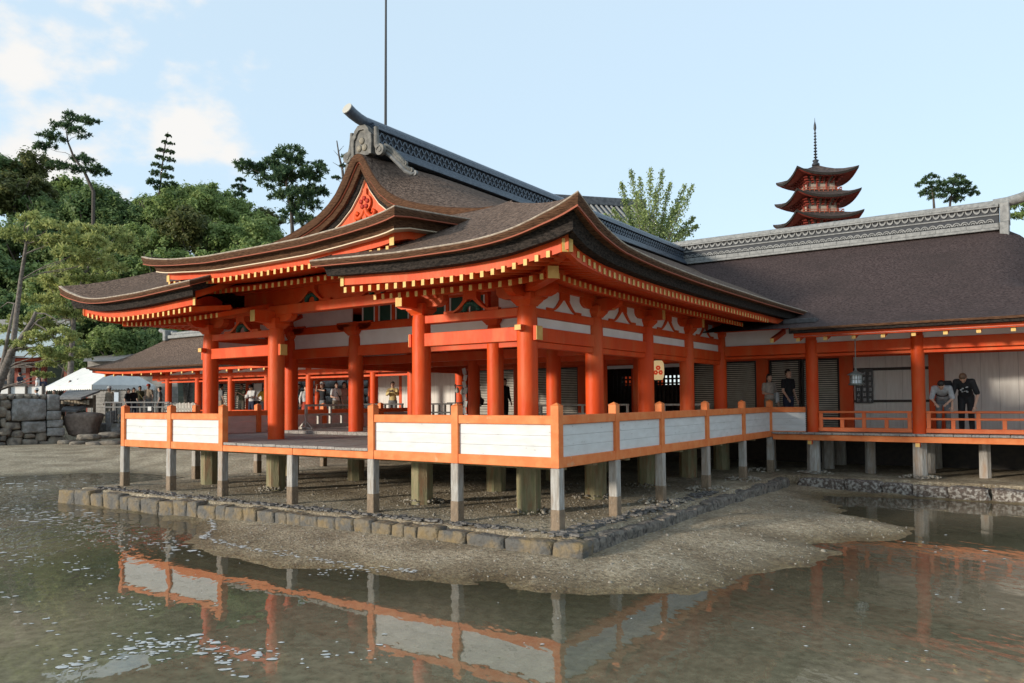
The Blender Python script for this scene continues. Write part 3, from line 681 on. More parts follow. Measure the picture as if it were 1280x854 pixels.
# eave edges: stacked strips following an inset path
def low_path(ins, sg):
    P = []
    for k in range(9):
        y_ = 2.1 + (YF + ins - 2.1) * k / 8; d = y_ - YF
        P.append((UN + ins, y_, ZB + float(rise(d)) + (float(zf(UN)) - ZB) * float(fade(d)), 0))
    n = 26
    for k in range(n + 1):
        tt = 1 - (1 - k / n)**1.5; ue = UN + (7.15 - UN) * tt; u = UN + ins + (7.15 - 2 * ins - UN) * tt
        P.append((u, YF + ins, float(zf(ue)), float(np.clip((ue - 5.2) / 1.95, 0, 1))**2))
    for k in range(1, 31):
        ye = YF + 14 * (k / 30)**1.7; y_ = ye + ins * math.exp(-(ye - YF) / .35)
        P.append((float(eu(ye)) - ins, y_, float(zs(ye)), max(0, 1 - (ye - YF) / 2.4)**2))
    return [(XC + sg * a, b_, c, k_) for a, b_, c, k_ in P]
def raised_z(u): return pc(abs(u), [0, 1.3, 2, 2.5, 3.1, 3.45, 3.7], [2.95, 2.955, 2.99, 3.02, 3.085, 3.14, 3.20])
YR = -1.0; UR = 3.7
def raised_s(u, y):
    tt = max(0, (y - YR) / 3.5); tt = tt**1.12
    return float(raised_z(u)) * (1 - tt) + tt * (4.0 - .135 * abs(u))
def raised_path(ins, sg):
    P = []
    for k in range(8):
        y_ = 2.3 + (YR + ins - 2.3) * k / 8; P.append((-UR + ins, y_, raised_s(UR, y_ - ins), 0))
    for k in range(41):
        u = -UR + 2 * UR * k / 40; P.append((u * (UR - ins) / UR, YR + ins, float(raised_z(u)), 0.3 * max(0, abs(u) - 2.7)))
    for k in range(1, 9):
        y_ = YR + ins + (2.3 - YR - ins) * k / 8; P.append((UR - ins, y_, raised_s(UR, y_ - ins), 0))
    return [(XC + a, b_, c, k_) for a, b_, c, k_ in P]
def strip(pathf, sg, prof, mts, name, par):
    """prof: list of (inset, dz, thickening factor)"""
    mb = MB(); rows = []
    for ins, dz, kf in prof:
        rows.append([Vector((a, b_, c + dz * (1 + kf * k_))) for a, b_, c, k_ in pathf(ins, sg)])
    mb.grid(rows, 0, False)
    return O(name, mb, mts, par)
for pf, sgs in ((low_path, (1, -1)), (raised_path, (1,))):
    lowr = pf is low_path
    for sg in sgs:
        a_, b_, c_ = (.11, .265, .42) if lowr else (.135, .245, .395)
        strip(pf, sg, [(0, .0, 0), (-.012, -.012, 0), (-.012, -.05, .3), (.02, -a_ + .012, .75), (.02, -a_, .75), (.16, -a_ - .005, .75)], BARKE, 'bark_edge', rf)
        strip(pf, sg, [(.03, .012, 0), (-.01, .008, 0), (-.018, -.008, 0), (-.012, -.018, 0)], mat('painted_edge_highlight', (.42, .34, .26), (.25, .19, .14), scale=12, rough=.85), 'edge_highlight', rf)  # pale strip paints the sunlit highlight along the top edge
        strip(pf, sg, [(.008, -a_ + .012, .75), (.008, -a_ - .004, .75), (.05, -a_ - .004, .75)], mat('red_fillet', (.30, .07, .03), rough=.7), 'edge_fillet', rf)
        strip(pf, sg, [(.16, -a_ - .005, .75), (.17, -a_ - .03, .75), (.20, -b_, .75), (.40, -b_ - .004, .75)], BARKD if lowr else BARKE, 'bark_underlayer', rf)
        if not lowr: strip(pf, sg, [(.20, -b_ - .004, .75), (.20, -b_ - .022, .75), (.38, -b_ - .022, .75)], CREAM, 'edge_fillet', rf)
        strip(pf, sg, [(.37, -b_ - .002, .75), (.37, -c_, .62), (.47, -c_ - .004, .62), (.47, -c_ + .1, .62)], VERM, 'eave_board', rf)
# raised centre roof
rr_ = MB()
rr_.grid([[Vector((XC + u, y_, raised_s(u, y_))) for y_ in np.linspace(YR, 2.7, 14)] for u in np.linspace(-UR, UR, 41)], 0, True)
O('raised_roof', rr_, BARK, hall)
# red end boards where the raised eave stops
for sg in (1, -1):
    O('eave_end_cap', MB().box(XC + sg * 3.30 - .05, XC + sg * 3.30 + .05, YR + .355, YR + .365, 2.66, 2.80), YEL, rf)
    O('eave_end_cap', MB().box(XC + sg * 2.20 - .04, XC + sg * 2.20 + .04, YF + .355, YF + .365, 2.06, 2.22), YEL, rf)
# soffits
def soffit(pathf, sg, d0, d1, z0, z1, nm):
    mb = MB(); rows = []
    for k in range(5):
        q = k / 4; ins = d0 + (d1 - d0) * q
        base = 2.40 if pathf is low_path else 2.95
        rows.append([Vector((a, b_, base + (c - base) * .62 * (1 - q * .85) + z0 + (z1 - z0) * q)) for a, b_, c, k_ in pathf(ins, sg)[8:]] if pathf is low_path else
                    [Vector((a, b_, base + (c - base) * .6 * (1 - q * .8) + z0 + (z1 - z0) * q)) for a, b_, c, k_ in pathf(ins, sg)[7:50]])
    mb.grid(rows, 0, False); O(nm, mb, VERM, rf)
soffit(low_path, 1, .40, 2.45, -.385, .0, 'soffit'); soffit(low_path, -1, .40, 2.45, -.385, .0, 'soffit'); soffit(raised_path, 1, .40, 2.40, -.365, .02, 'soffit')
# rafters (shared meshes), tips are painted yellow
def rafter_mesh(nm, L, dz, w=.066, h=.10):
    mb = MB(); mb.beam((0, 0, h / 2), (0, L, h / 2 + dz), w, h); me = mb.mesh(nm, VERM)
    tb = MB(); tb.box(-w / 2 + .002, w / 2 - .002, -.010, -.004, .003, h - .003); return me, tb.mesh(nm + '_tip', YEL)
fly_me = rafter_mesh('flying_rafter', .95, .13); bas_me = rafter_mesh('base_rafter', 1.65, .40)
def rafter(kind, x, y, z, rz=0):
    me = fly_me if kind == 'flying_rafter' else bas_me
    o = I(kind, me[0], (x, y, z), (0, 0, rz), hall); C('rafter_tip', me[1], o)
for sg in (1, -1):
    u = 2.3
    while u < 6.55:
        up = float(zf(min(u + .35, 7.15))) - 2.415; rafter('flying_rafter', XC + sg * u, -.745, 1.90 + max(0, up) * .62)
        if u < 5.95: rafter('base_rafter', XC + sg * (u + .06), -.08, 1.85 + max(0, up) * .42)
        u += .198
    y = -.38
    while y < 9.9:
        if sg < 0 and y > 4.5: break
        up = max(0, float(zs(y)) - 2.38) if y < 3 else 0
        xx = float(eu(y)) - .36; rafter('flying_rafter', XC + sg * xx, y, 1.965 + up * .62, R(90) * sg)
        if y > .05: rafter('base_rafter', XC + sg * (xx - .66), y + .04, 1.905 + up * .38, R(90) * sg)
        y += .198
u = -3.22
while u < 3.25:
    up = float(raised_z(u)) - 2.95; rafter('flying_rafter', XC + u, -.655, 2.468 + up * .6); rafter('base_rafter', XC + u + .06, .02, 2.375 + up * .4)
    u += .195
# hip rafters at the corners
for sg in (1, -1):
    hr = O('hip_rafter', MB().beam((XC + sg * 4.6, 1.456, 2.16), (XC + sg * 6.74, -.684, 2.24), .17, .2), VERM, hall)
    d = Vector((sg, -1, 0)).normalized(); p = Vector((XC + sg * 6.74, -.684, 2.24))
    O('rafter_tip', MB().beam(p + d * .002, p + d * .014, .16, .19), YEL, hr)
    hr = O('hip_rafter', MB().beam((XC + sg * 4.6, 1.456, 2.06), (XC + sg * 6.12, -.064, 2.00), .18, .2), VERM, hall)
    p = Vector((XC + sg * 6.12, -.064, 2.00))
    O('rafter_tip', MB().beam(p + d * .002, p + d * .014, .17, .19), YEL, hr)
# ------------------------------------------------------------------ gable
uv = [0, .05, .1, .16, .23, .32, .5, .73, 1.0, 1.35, 1.75, 2.2, 2.65, 3.05, 3.35, 3.7, 4.08]
def verge_z(u): return ZB + float(rise(6.87 - u)) - float(drop(u))
VC = [(u, verge_z(u)) for u in uv]; VC = [(-a, c) for a, c in VC[:0:-1]] + VC
def offs(o_):
    P = []
    for i in range(len(VC)):
        a = VC[max(i - 1, 0)]; b_ = VC[min(i + 1, len(VC) - 1)]; tx, tz = b_[0] - a[0], b_[1] - a[1]; L = math.hypot(tx, tz)
        nx, nz_ = tz / L, -tx / L
        if abs(VC[i][0]) < 1e-6: nx, nz_ = 0, -1
        P.append((VC[i][0] + nx * o_, VC[i][1] + nz_ * o_))
    mid = len(P) // 2
    for i in range(mid): P[i] = (min(P[i][0], -.0005 * (mid - i)), P[i][1])
    for i in range(mid + 1, len(P)): P[i] = (max(P[i][0], .0005 * (i - mid)), P[i][1])
    for i in range(mid - 1, -1, -1): P[i] = (P[i][0], min(P[i][1], P[i + 1][1] - .002))
    for i in range(mid + 1, len(P)): P[i] = (P[i][0], min(P[i][1], P[i - 1][1] - .002))
    return P
def vstrip(rows, mt, nm):
    mb = MB(); mb.grid([[Vector((XC + a, y_, c)) for a, c in offs(o_)] for o_, y_ in rows], 0, False); return O(nm, mb, mt, rf)
vstrip([(0, 1.76), (.02, 1.735), (.10, 1.74), (.17, 1.765), (.18, 1.83)], BARKE, 'verge_edge')
vstrip([(.175, 1.82), (.185, 1.80), (.195, 1.80), (.20, 1.84)], mat('red_fillet', (.30, .07, .03), rough=.7), 'verge_fillet')
vstrip([(.195, 1.83), (.30, 1.86), (.31, 1.95)], BARKE, 'verge_underlayer')
vstrip([(.305, 1.93), (.40, 1.96), (.41, 2.05)], BARKD, 'verge_underlayer')
vstrip([(.40, 2.0), (.405, 1.985), (.43, 1.985), (.435, 2.06)], CREAM, 'verge_fillet')
vstrip([(.425, 2.03), (.70, 2.03), (.70, 2.12)], VERM, 'barge_board')
vstrip([(.69, 2.10), (.70, 2.12), (.80, 2.12), (.80, 2.4)], VERM, 'inner_barge_board')
# gable wall, timber frame with two dark openings
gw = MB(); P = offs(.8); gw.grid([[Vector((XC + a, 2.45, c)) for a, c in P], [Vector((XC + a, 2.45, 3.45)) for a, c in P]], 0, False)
O('gable_wall', gw, mat('dark_gable_board', (.10, .02, .012), rough=.8), hall)  # even dark red board behind the gable timbers
O('gable_tie', MB().box(XC - 1.6, XC + 1.6, 2.3, 2.42, 3.9, 4.06), VERM, hall)
O('gable_king_post', MB().box(XC - .12, XC + .12, 2.31, 2.42, 4.06, 5.0), VERM, hall)
for sg in (1, -1): O('gable_brace', MB().beam((XC + sg * .08, 2.35, 4.85), (XC + sg * 1.05, 2.35, 4.0), .1, .13), VERM, hall)
# carved pendant hanging under the gable apex
pend = MB()
pend.extr([(.19 * math.cos(a), .19 * math.sin(a)) for a in np.linspace(0, 2 * math.pi, 17)[:-1]], (XC, 2.01, 4.43), (1, 0, 0), (0, 0, 1), (0, 1, 0), .07)
for sg in (1, -1):
    pth = [Vector((XC + sg * a, 2.0, c)) for a, c in [(.03, 4.28), (.07, 4.18), (.17, 4.10), (.27, 4.12), (.30, 4.20), (.25, 4.24), (.21, 4.19)]]
    pend.tube(pth, [.06, .065, .06, .05, .045, .04, .035], 8)
pend.box(XC - .06, XC + .06, 1.97, 2.04, 4.05, 4.32); pend.box(XC - .05, XC + .05, 1.98, 2.04, 4.6, 4.75)
pn = O('gable_pendant', pend, VERM, hall)
bl = MB()
for k in range(5):
    a = R(90 + 72 * k); bl.lathe([(0, -.02), (.055, -.012), (.055, .012), (0, .02)], (0, 0, 0), 8)
    bl.v[-32:] = [(XC + .10 * math.cos(a) + p[0], 1.965 + p[2], 4.43 + .10 * math.sin(a) + p[1]) for p in bl.v[-32:]]
O('carved_flower', bl, mat('deep_red_carving', (.42, .03, .012), rough=.6), pn)
# ------------------------------------------------------------------ tiled ridge
rid = MB(); Y0, Y1 = 2.05, 20.1
def course(w, z0, z1, y0=Y0, y1=Y1, mi=0): rid.box(XC - w, XC + w, y0, y1, z0, z1, mi, .01)
course(.34, 5.60, 5.68); course(.30, 5.685, 5.75); course(.20, 5.755, 6.06, mi=1); course(.27, 6.065, 6.12); course(.235, 6.125, 6.175); course(.2, 6.18, 6.225)
rid.tube([(XC, Y0, 6.24), (XC, Y1, 6.24)], .115, 12)
ridge = O('tiled_ridge', rid, [TILE, TILED], hall)
lat = MB(); k = 0; yy = Y0 + .15
while yy < Y1 - .2:
    for sg in (1, -1):
        for q in (1, -1): lat.beam((XC + sg * .215, yy - .085, 5.91 - .12 * q), (XC + sg * .215, yy + .085, 5.91 + .12 * q), .03, .03, up=(1, 0, 0))
    yy += .19
O('ridge_lattice', lat, TILE, ridge, 'stuff')
O('ridge_base_tile', MB().box(XC - .42, XC + .42, Y0 + .05, Y1, 5.52, 5.595, 0, .01), TILE, ridge)
# ornamental end tile: arched plate with discs, scroll fins, upswept cylinder
on_ = MB(); out = [(a * .84, c * .85) for a, c in [(-.36, 0), (-.38, .34), (-.36, .52), (-.27, .60), (-.25, .68), (-.12, .80), (.12, .80), (.25, .68), (.27, .60), (.36, .52), (.38, .34), (.36, 0)]]
on_.extr(out, (XC, 1.98, 5.46), (1, 0, 0), (0, 0, 1), (0, 1, 0), .14)
inn = [(a * .62, .06 + c * .72) for a, c in out]
on_.ring([(a, c) for a, c in out], [(a * .74, .0 + c * .84) for a, c in out], (XC, 1.90, 5.46), (1, 0, 0), (0, 0, 1), (0, 1, 0), .06)
oni = O('ridge_end_tile', on_, mat('weathered_end_tile', (.185, .172, .15), (.095, .09, .08), scale=9, rough=.7, bump=.5, bscale=26), hall)
dk = MB()
for a, c in ((-.085, .17), (.085, .17), (0, .33)):
    vs0 = len(dk.v); dk.lathe([(0, -.02), (.068, -.02), (.078, 0), (.068, .02), (0, .02)], (0, 0, 0), 12); dk.v[vs0:] = [(XC + a + p[0], 1.90 + p[2], 5.46 + c + p[1]) for p in dk.v[vs0:]]
O('crest_disc', dk, mat('tan_crest', (.30, .26, .19), (.18, .155, .12), scale=20, rough=.7), oni)
for sg in (1, -1):
    fin = MB()
    fin.tube([(XC + sg * .37, 1.97, 6.05), (XC + sg * .38, 1.97, 5.8), (XC + sg * .40, 1.97, 5.64), (XC + sg * .46, 1.98, 5.56)], [.05, .06, .075, .09], 10)
    fin.tube([(XC + sg * .50, 1.93, 5.52), (XC + sg * .50, 2.02, 5.52)], .125, 16)
    fin.tube([(XC + sg * .50, 1.915, 5.52), (XC + sg * .50, 1.93, 5.52)], .06, 12)
    O('scroll_fin', fin, MATS['weathered_end_tile'], oni)
    for q_, (dz_, n0) in enumerate(((0, 6), (.085, 5), (.16, 4))):
        pth = [Vector((XC + sg * a, y_, c + dz_)) for a, y_, c in [(.50, 2.10, 5.50), (.66, 2.16, 5.38), (.80, 2.22, 5.22), (.92, 2.3, 5.06), (1.04, 2.36, 4.98), (1.12, 2.40, 5.0)]][:n0]
        fw_ = MB().tube(pth, [.05, .055, .055, .05, .045, .035][:n0], 8)
        fw_.tube([pth[-1] - Vector((0, .03, 0)), pth[-1] + Vector((0, .03, 0))], .06, 10)
        O('scroll_wave', fw_, MATS['weathered_end_tile'] if q_ else mat('mid_grey_tile', (.2, .195, .185), (.12, .12, .12), scale=8, rough=.6), oni)
cyl = MB(); pth = [Vector((XC, y_, z_)) for y_, z_ in [(2.45, 6.23), (2.2, 6.225), (1.98, 6.235), (1.8, 6.265), (1.62, 6.315), (1.47, 6.38)]]
cyl.tube(pth, [.115, .118, .12, .122, .126, .13], 16, 0, True, True)
cy = O('upswept_ridge_tube', cyl, TILE, oni)
pth = [Vector((XC, 1.62, 6.315)), Vector((XC, 1.47, 6.38))]; e0 = pth[-1]; dd = (pth[-1] - pth[-2]).normalized(); O('tube_end_disc', MB().tube([e0 + dd * .002, e0 + dd * .02], .128, 16), mat('pale_end_disc', (.46, .43, .37), rough=.7), oni)
# ------------------------------------------------------------------ terrace round the open hall
ter = thing('terrace', 'railed wooden terrace on grey stilts with white boarded parapet panels', 'terrace', (XC, 0, ZG))
AX = [-12.2555, -10.2942, -8.3571, -6.1103, -3.8972, -1.9538, 0.0]; BY = [1.904, 3.833, 6.26, 8.76, 11.09]
PW = .145
def post_mesh(top):
    mb = MB(); h = PW / 2; z1 = top
    if top > -.5:
        mb.box(-h, h, -h, h, -1.0, -.045, 0, .006)
        mb.add([(-h, -h, -.045), (h, -h, -.045), (h, h, -.045), (-h, h, -.045), (0, 0, .0)], [(0, 1, 4), (1, 2, 4), (2, 3, 4), (3, 0, 4)], 0)
    else: mb.box(-h, h, -h, h, -1.0, top, 0, .006)
    return mb.mesh('parapet_post', RAIL)
post_hi = post_mesh(0); post_lo = post_mesh(-.87)
sm_ = MB(); sm_.box(-.079, .079, -.079, .079, -1.75, -1.003, 0, .01).box(-.083, .083, -.083, .083, -2.2, -1.62, 1, .01); stilt_me = sm_.mesh('stilt', [STILT, STILT2])
def tpost(x, y, hi=True):
    I('parapet_post', post_hi if hi else post_lo, (x, y, 0), parent=ter); I('stilt', stilt_me, (x, y, 0), parent=ter)
for i, x in enumerate(AX): tpost(x, 0, i != 3)
for y in BY: tpost(0, y); tpost(AX[0], y)
def bay(x0, y0, x1, y1, panel=True):
    d = Vector((x1 - x0, y1 - y0, 0)); L = d.length; d.normalize(); n = Vector((-d.y, d.x, 0)); a = Vector((x0, y0, 0)) + d * (PW / 2 - .004); b_ = Vector((x1, y1, 0)) - d * (PW / 2 - .004)
    Z = lambda z: Vector((0, 0, z))
    if panel:
        O('top_rail', MB().beam(a + Z(-.268), b_ + Z(-.268), .11, .14, 0, .008), RAIL, ter)
        O('base_rail', MB().beam(a + Z(-.92), b_ + Z(-.92), .12, .16, 0, .008), RAIL, ter)
        nb = 3
        for k in range(nb):
            z0 = -.842 + k * (.502 / nb); z1 = z0 + .502 / nb - .0025
            O('parapet_board', MB().beam(a + Z((z0 + z1) / 2), b_ + Z((z0 + z1) / 2), .036, z1 - z0, 0, .003), WHITE, ter)
    else:
        O('base_rail', MB().beam(a + Z(-.935), b_ + Z(-.935), .12, .128, 0, .008), RAIL, ter)
for i in range(6): bay(AX[i], 0, AX[i + 1], 0, i not in (2, 3))
yy = [0] + BY
for i in range(5): bay(0, yy[i], 0, yy[i + 1]); bay(AX[0], yy[i], AX[0], yy[i + 1])
bay(0, 11.09, .93 + PW / 2, 11.09)
rnd = random.Random(3); x = -12.17
while x < -.1:
    w = min(rnd.uniform(.36, .46), -.06 - x); y0 = -.085 if AX[2] < x + w / 2 < AX[4] else .04
    dz = rnd.uniform(-.004, .002)
    O('deck_plank', MB().box(x, x + w - .009, y0 + rnd.uniform(-.012, .01), 11.0, -.862 + dz, ZD + dz, 0, .004), PLANK, ter); x += w
for y in (.35, 1.36, 2.6, 3.83, 5.1, 6.31, 7.5, 8.79, 10.0):
    O('floor_joist', MB().box(-12.15, -.08, y - .07, y + .07, -1.06, -.868), PILE, ter)
# ------------------------------------------------------------------ long worship hall behind
ZH = -.86
wh = thing('worship_hall', 'long shrine hall with wide bark roof and pale tiled ridge set across the open hall', 'shrine hall', (1.0, 14, ZG))
HX = [1.08, 3.59, 6.1, 8.61]; HY = 11.27
hc = MB(); hc.lathe([(.155, ZH), (.155, 1.2), (.15, 1.56)], n=24); hcol = hc.mesh('column', VERM)
hp = MB(); hp.lathe([(.17, ZG - .1), (.165, -1.07)], n=8, rot=R(22.5), smooth=False); hpile = hp.mesh('pile', STILT)
for x in HX:
    I('column', hcol, (x, HY, 0), parent=wh); I('pile', hpile, (x, HY, 0), parent=wh)
    for y in (12.9, 14.5): I('pile', hpile, (x, y, 0), parent=wh)
    e_ = O('beam_end', MB().box(x - .05, x + .05, 10.86, 10.99, -1.17, -1.075), VERM, wh); O('end_cap', MB().box(x - .047, x + .047, 10.85, 10.858, -1.167, -1.078), YEL, e_)
for x in (-.3, 2.3, 4.9): I('pile', hpile, (x, 12.2, 0), parent=wh, scale=(.8, .8, 1))
def wb(nm, x0, x1, y0, y1, z0, z1, mt=VERM, par=None, ch=0., **k): return O(nm, MB().box(x0, x1, y0, y1, z0, z1, 0, ch), mt, par or wh, **k)
XL, XR = -1.25, 10.5
ends = [XL] + HX + [XR]
for i in range(len(ends) - 1):
    a = ends[i] + (.13 if i else 0); b_ = ends[i + 1] - .13
    wb('head_beam', a, b_, HY - .09, HY + .09, 1.225, 1.50, ch=.01); wb('tie_beam', a, b_, HY - .06, HY + .06, 1.13, 1.20, ch=.006)
    wb('plaster_cove', a, b_, HY - .02, HY + .02, 1.50, 1.92, PLASTER)
for x in HX: wb('strut_post', x - .13, x + .13, HY - .10, HY + .10, 1.52, 1.88, ch=.01)
wb('wall_purlin', XL, XR, HY - .09, HY + .09, 1.90, 2.05)
rb = MB(); rb.beam((0, 0, .06), (0, 1.25, .40), .095, .115); hraf = rb.mesh('rafter', VERM); rb = MB(); rb.box(-.046, .046, -.022, -.016, -.0, .105); hrt = rb.mesh('rafter_tip', YEL)
x = .38
while x < 9.5:
    o = I('rafter', hraf, (x, 10.12, 1.475), parent=wh); C('rafter_tip', hrt, o); x += .655
# deck, edge beam, low railing
x = .12; rnd = random.Random(9)
while x < 10.5:
    w = rnd.uniform(.34, .44); O('deck_plank', MB().box(x, x + w - .012, 10.93 + rnd.uniform(-.02, .02), 16.5, ZH - .055, ZH, 0, .005), PLANK, wh); x += w
wb('deck_floor', -34, .1, 11.02, 16.5, ZH - .05, ZH, PLANK)
wb('edge_beam', .1, 10.5, 10.99, 11.12, -1.07, -.925, RAIL, ch=.006)
def koran(par, X0, X1, y, zb, mt, n=4):
    L = X1 - X0
    O('top_rail', MB().box(X0, X1, y - .032, y + .032, zb + .50, zb + .555, 0, .012), mt, par); O('middle_rail', MB().box(X0, X1, y - .028, y + .028, zb + .33, zb + .385, 0, .008), mt, par)
    O('base_rail', MB().box(X0, X1, y - .045, y + .045, zb + .02, zb + .125, 0, .008), mt, par)
    for k in range(n + 1):
        x = X0 + .06 + (L - .12) * k / n; O('baluster', MB().box(x - .045, x + .045, y - .035, y + .035, zb + .125, zb + (.50 if k % 2 == 0 else .33), 0, .005), mt, par)
for i in range(len(HX) - 1): koran(wh, HX[i] + .15, HX[i + 1] - .15, HY - .02, ZH, mat('bright_orange_rail', (.68, .13, .03), (.72, .17, .05), scale=4, rough=.5))
# inner wall plane: posts, slatted shutters, white boards, dark openings
IY = 13.78
def ipost(x, w=.36): wb('wall_post', x - w / 2, x + w / 2, IY - .12, IY + .12, ZH, 1.6)
for x in (6.25, 3.74, 1.45, -.95, -3.42, -5.16, -7.25, -9.72, -12.6, -15.2, -17.6): ipost(x)
wb('lintel', -34, 10.5, IY - .08, IY + .08, 1.2, 1.62)
def shutter(x0, x1, z0=-.86, z1=1.19):
    f = wb('slatted_shutter', x0, x1, IY + .03, IY + .05, z0, z1, SLATW)
    mb = MB()
    for xx in (x0, x1 - .05): mb.box(xx, xx + .05, IY - .05, IY + .029, z0, z1)
    mb.box(x0 + .05, x1 - .05, IY - .05, IY + .029, z1 - .05, z1)
    O('shutter_frame', mb, DARKW, f)
    n = int((z1 - z0) / .062); me = MB().box(x0 + .051, x1 - .051, IY - .015, IY + .028, 0, .026).mesh('slat', DARKW)
    for k in range(n - 1): slat_(me, f, z0 + .03 + k * .062)
def slat_(me, f, z):
    o = bpy.data.objects.new('slat', me); COL.objects.link(o); o.parent = f; o.location = (-WL[f.name].x, -WL[f.name].y, z - WL[f.name].z)
for a, b_ in ((.2, 1.25), (-.75, .16), (-2.2, -1.15), (-3.22, -2.24), (-9.5, -8.48), (-8.44, -7.45), (-12.4, -11.2), (-11.15, -9.92)): shutter(a, b_)
BRD = mat('pale_wall_board', (.68, .64, .58), (.60, .55, .49), scale=4, rough=.75, stretch=(4, 1, .4))
def boards(x0, x1, z0, z1, y=IY, w=.42, par=None):
    x = x0
    while x < x1 - .02:
        e_ = min(x + w, x1); wb('wall_board', x, e_ - .006, y - .01, y + .02, z0, z1, BRD); x = e_
boards(3.93, 10.4, ZH, 1.2); boards(1.64, 3.55, ZH, 1.2); boards(-15.0, -12.8, ZH, 1.2); boards(-17.4, -15.4, ZH, 1.2)
wb('wall_rail', 1.64, 3.55, IY - .04, IY - .012, .80, .88, DARKW); wb('wall_rail', 1.64, 3.55, IY - .04, IY - .012, -.10, -.03, DARKW)
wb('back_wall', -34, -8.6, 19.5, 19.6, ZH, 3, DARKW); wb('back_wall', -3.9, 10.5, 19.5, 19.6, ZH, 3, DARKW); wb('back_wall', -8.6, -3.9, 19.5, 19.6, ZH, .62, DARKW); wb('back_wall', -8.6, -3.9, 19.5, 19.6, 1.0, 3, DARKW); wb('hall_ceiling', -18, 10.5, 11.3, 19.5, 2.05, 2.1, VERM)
wb('underfloor_light_block', -34, 10.5, 14.9, 15.0, ZG - .4, ZH - .06, DARKW)  # added dark wall, stops light coming in under the hall from behind
# lattice far inside the central bays
lt = MB()
for k in range(28): lt.box(-7.3 + k * .16, -7.23 + k * .16, 16.0, 16.05, ZH, 1.4)
for k in range(15): lt.box(-7.4, -2.8, 16.051, 16.09, ZH + k * .16, ZH + k * .16 + .06)
O('inner_lattice', lt, DARKW, wh)
# pale valance hanging over the central bays
wb('valance', -7.0, -3.6, 13.64, 13.66, 1.08, 1.19, PLASTER)
# black board with three name plates
nb = thing('name_board', 'black board with three columns of white writing hung on the pale wall', 'sign', (1.9, 13.70, .3))
for k in range(3):
    x0 = 1.70 + k * .155; pl = O('name_plate', MB().box(x0, x0 + .148, 13.66, 13.70, -.12, .84, 0, .004), mat('black_lacquer', (.012, .012, .016), rough=.35), nb)
    tm = MB(); rr2 = random.Random(k + 40)
    for q in range(6):
        zc = .72 - q * .15
        for s_ in range(5):
            hx = rr2.uniform(-.035, .035); hz = rr2.uniform(-.035, .035)
            if rr2.random() < .55: tm.box(x0 + .074 - .035 * rr2.uniform(.5, 1), x0 + .074 + .035 * rr2.uniform(.5, 1), 13.654, 13.659, zc + hz, zc + hz + .009)
            else: tm.box(x0 + .074 + hx, x0 + .083 + hx, 13.654, 13.659, zc - .045, zc + .045)
    O('white_characters', tm, mat('white_lettering', (.55, .55, .55), rough=.7), pl)
# --- roof of the long hall
hrise = lambda d: pc(d, [0, 1, 2.5, 4.5, 6.5, 8.5, 10.4], [0, .22, .64, 1.35, 2.15, 3.0, 3.82])
HE, HZ = 9.70, 1.79; HXR = 9.6
def hxr(d): return float(pc(d, [0, 3.5, 3.9, 4.6, 10.4], [HXR, HXR - 3.5, 5.98, 5.85, 5.85]))
hr_ = MB(); rows = []
dd_ = np.linspace(0, 10.4, 27)
for q in list(np.linspace(0, .9, 19)) + [.92, .94, .96, .975, .99, 1.0]:
    row = []
    for d in dd_:
        xr = hxr(d); xx = -17.5 + (xr + 17.5) * q; z = HZ + float(hrise(d))
        if d > 3.6: z -= .5 * max(0, 1 - (xr - xx) / .9)**2 * min(1, (d - 3.6) / 2)
        z += .25 * max(0, 1 - (HXR - xx) / 4)**2 * max(0, 1 - d / 3)
        row.append(Vector((xx, HE + d, z)))
    rows.append(row)
hr_.grid(rows, 0, True); hr_.grid([[Vector((p.x, 40.2 - p.y, p.z)) for p in r_] for r_ in rows], 0, True)
DBARK = mat('dark_purple_bark', (.032, .021, .020), (.132, .092, .083), scale=15, detail=6, rough=.95, spec=.08, bump=2.0, bscale=24, lo=.32, hi=.76, c3=(.055, .04, .036), s3=.6, lo3=.45, hi3=.8)  # darker, more purple bark colour than on the open hall
hroof = O('bark_roof', hr_, DBARK, wh)
O('verge_edge', MB().grid([[r_ for r_ in rows[-1][9:]], [Vector((p.x + .02, p.y, p.z - .22)) for p in rows[-1][9:]], [Vector((p.x - .3, p.y, p.z - .24)) for p in rows[-1][9:]]], 0, False), BARKD, hroof)
def hstrip(nm, prof, mt, x0=.95, x1=HXR):
    xs_ = np.linspace(x0, x1, 30); zc = [.25 * max(0, 1 - (HXR - a) / 4)**2 for a in xs_]
    O(nm, MB().grid([[Vector((a, HE + i_, HZ + c + dz)) for a, c in zip(xs_, zc)] for i_, dz in prof], 0, False), mt, hroof)
hstrip('bark_edge', [(0, 0), (-.012, -.02), (0, -.055), (.1, -.06)], BARKE); hstrip('bark_underlayer', [(.06, -.06), (.07, -.12), (.34, -.125)], BARKD)
hstrip('eave_board', [(.30, -.122), (.30, -.225), (.42, -.23), (.42, -.17)], VERM); hstrip('soffit', [(.26, -.20), (1.7, .17)], PLASTER)
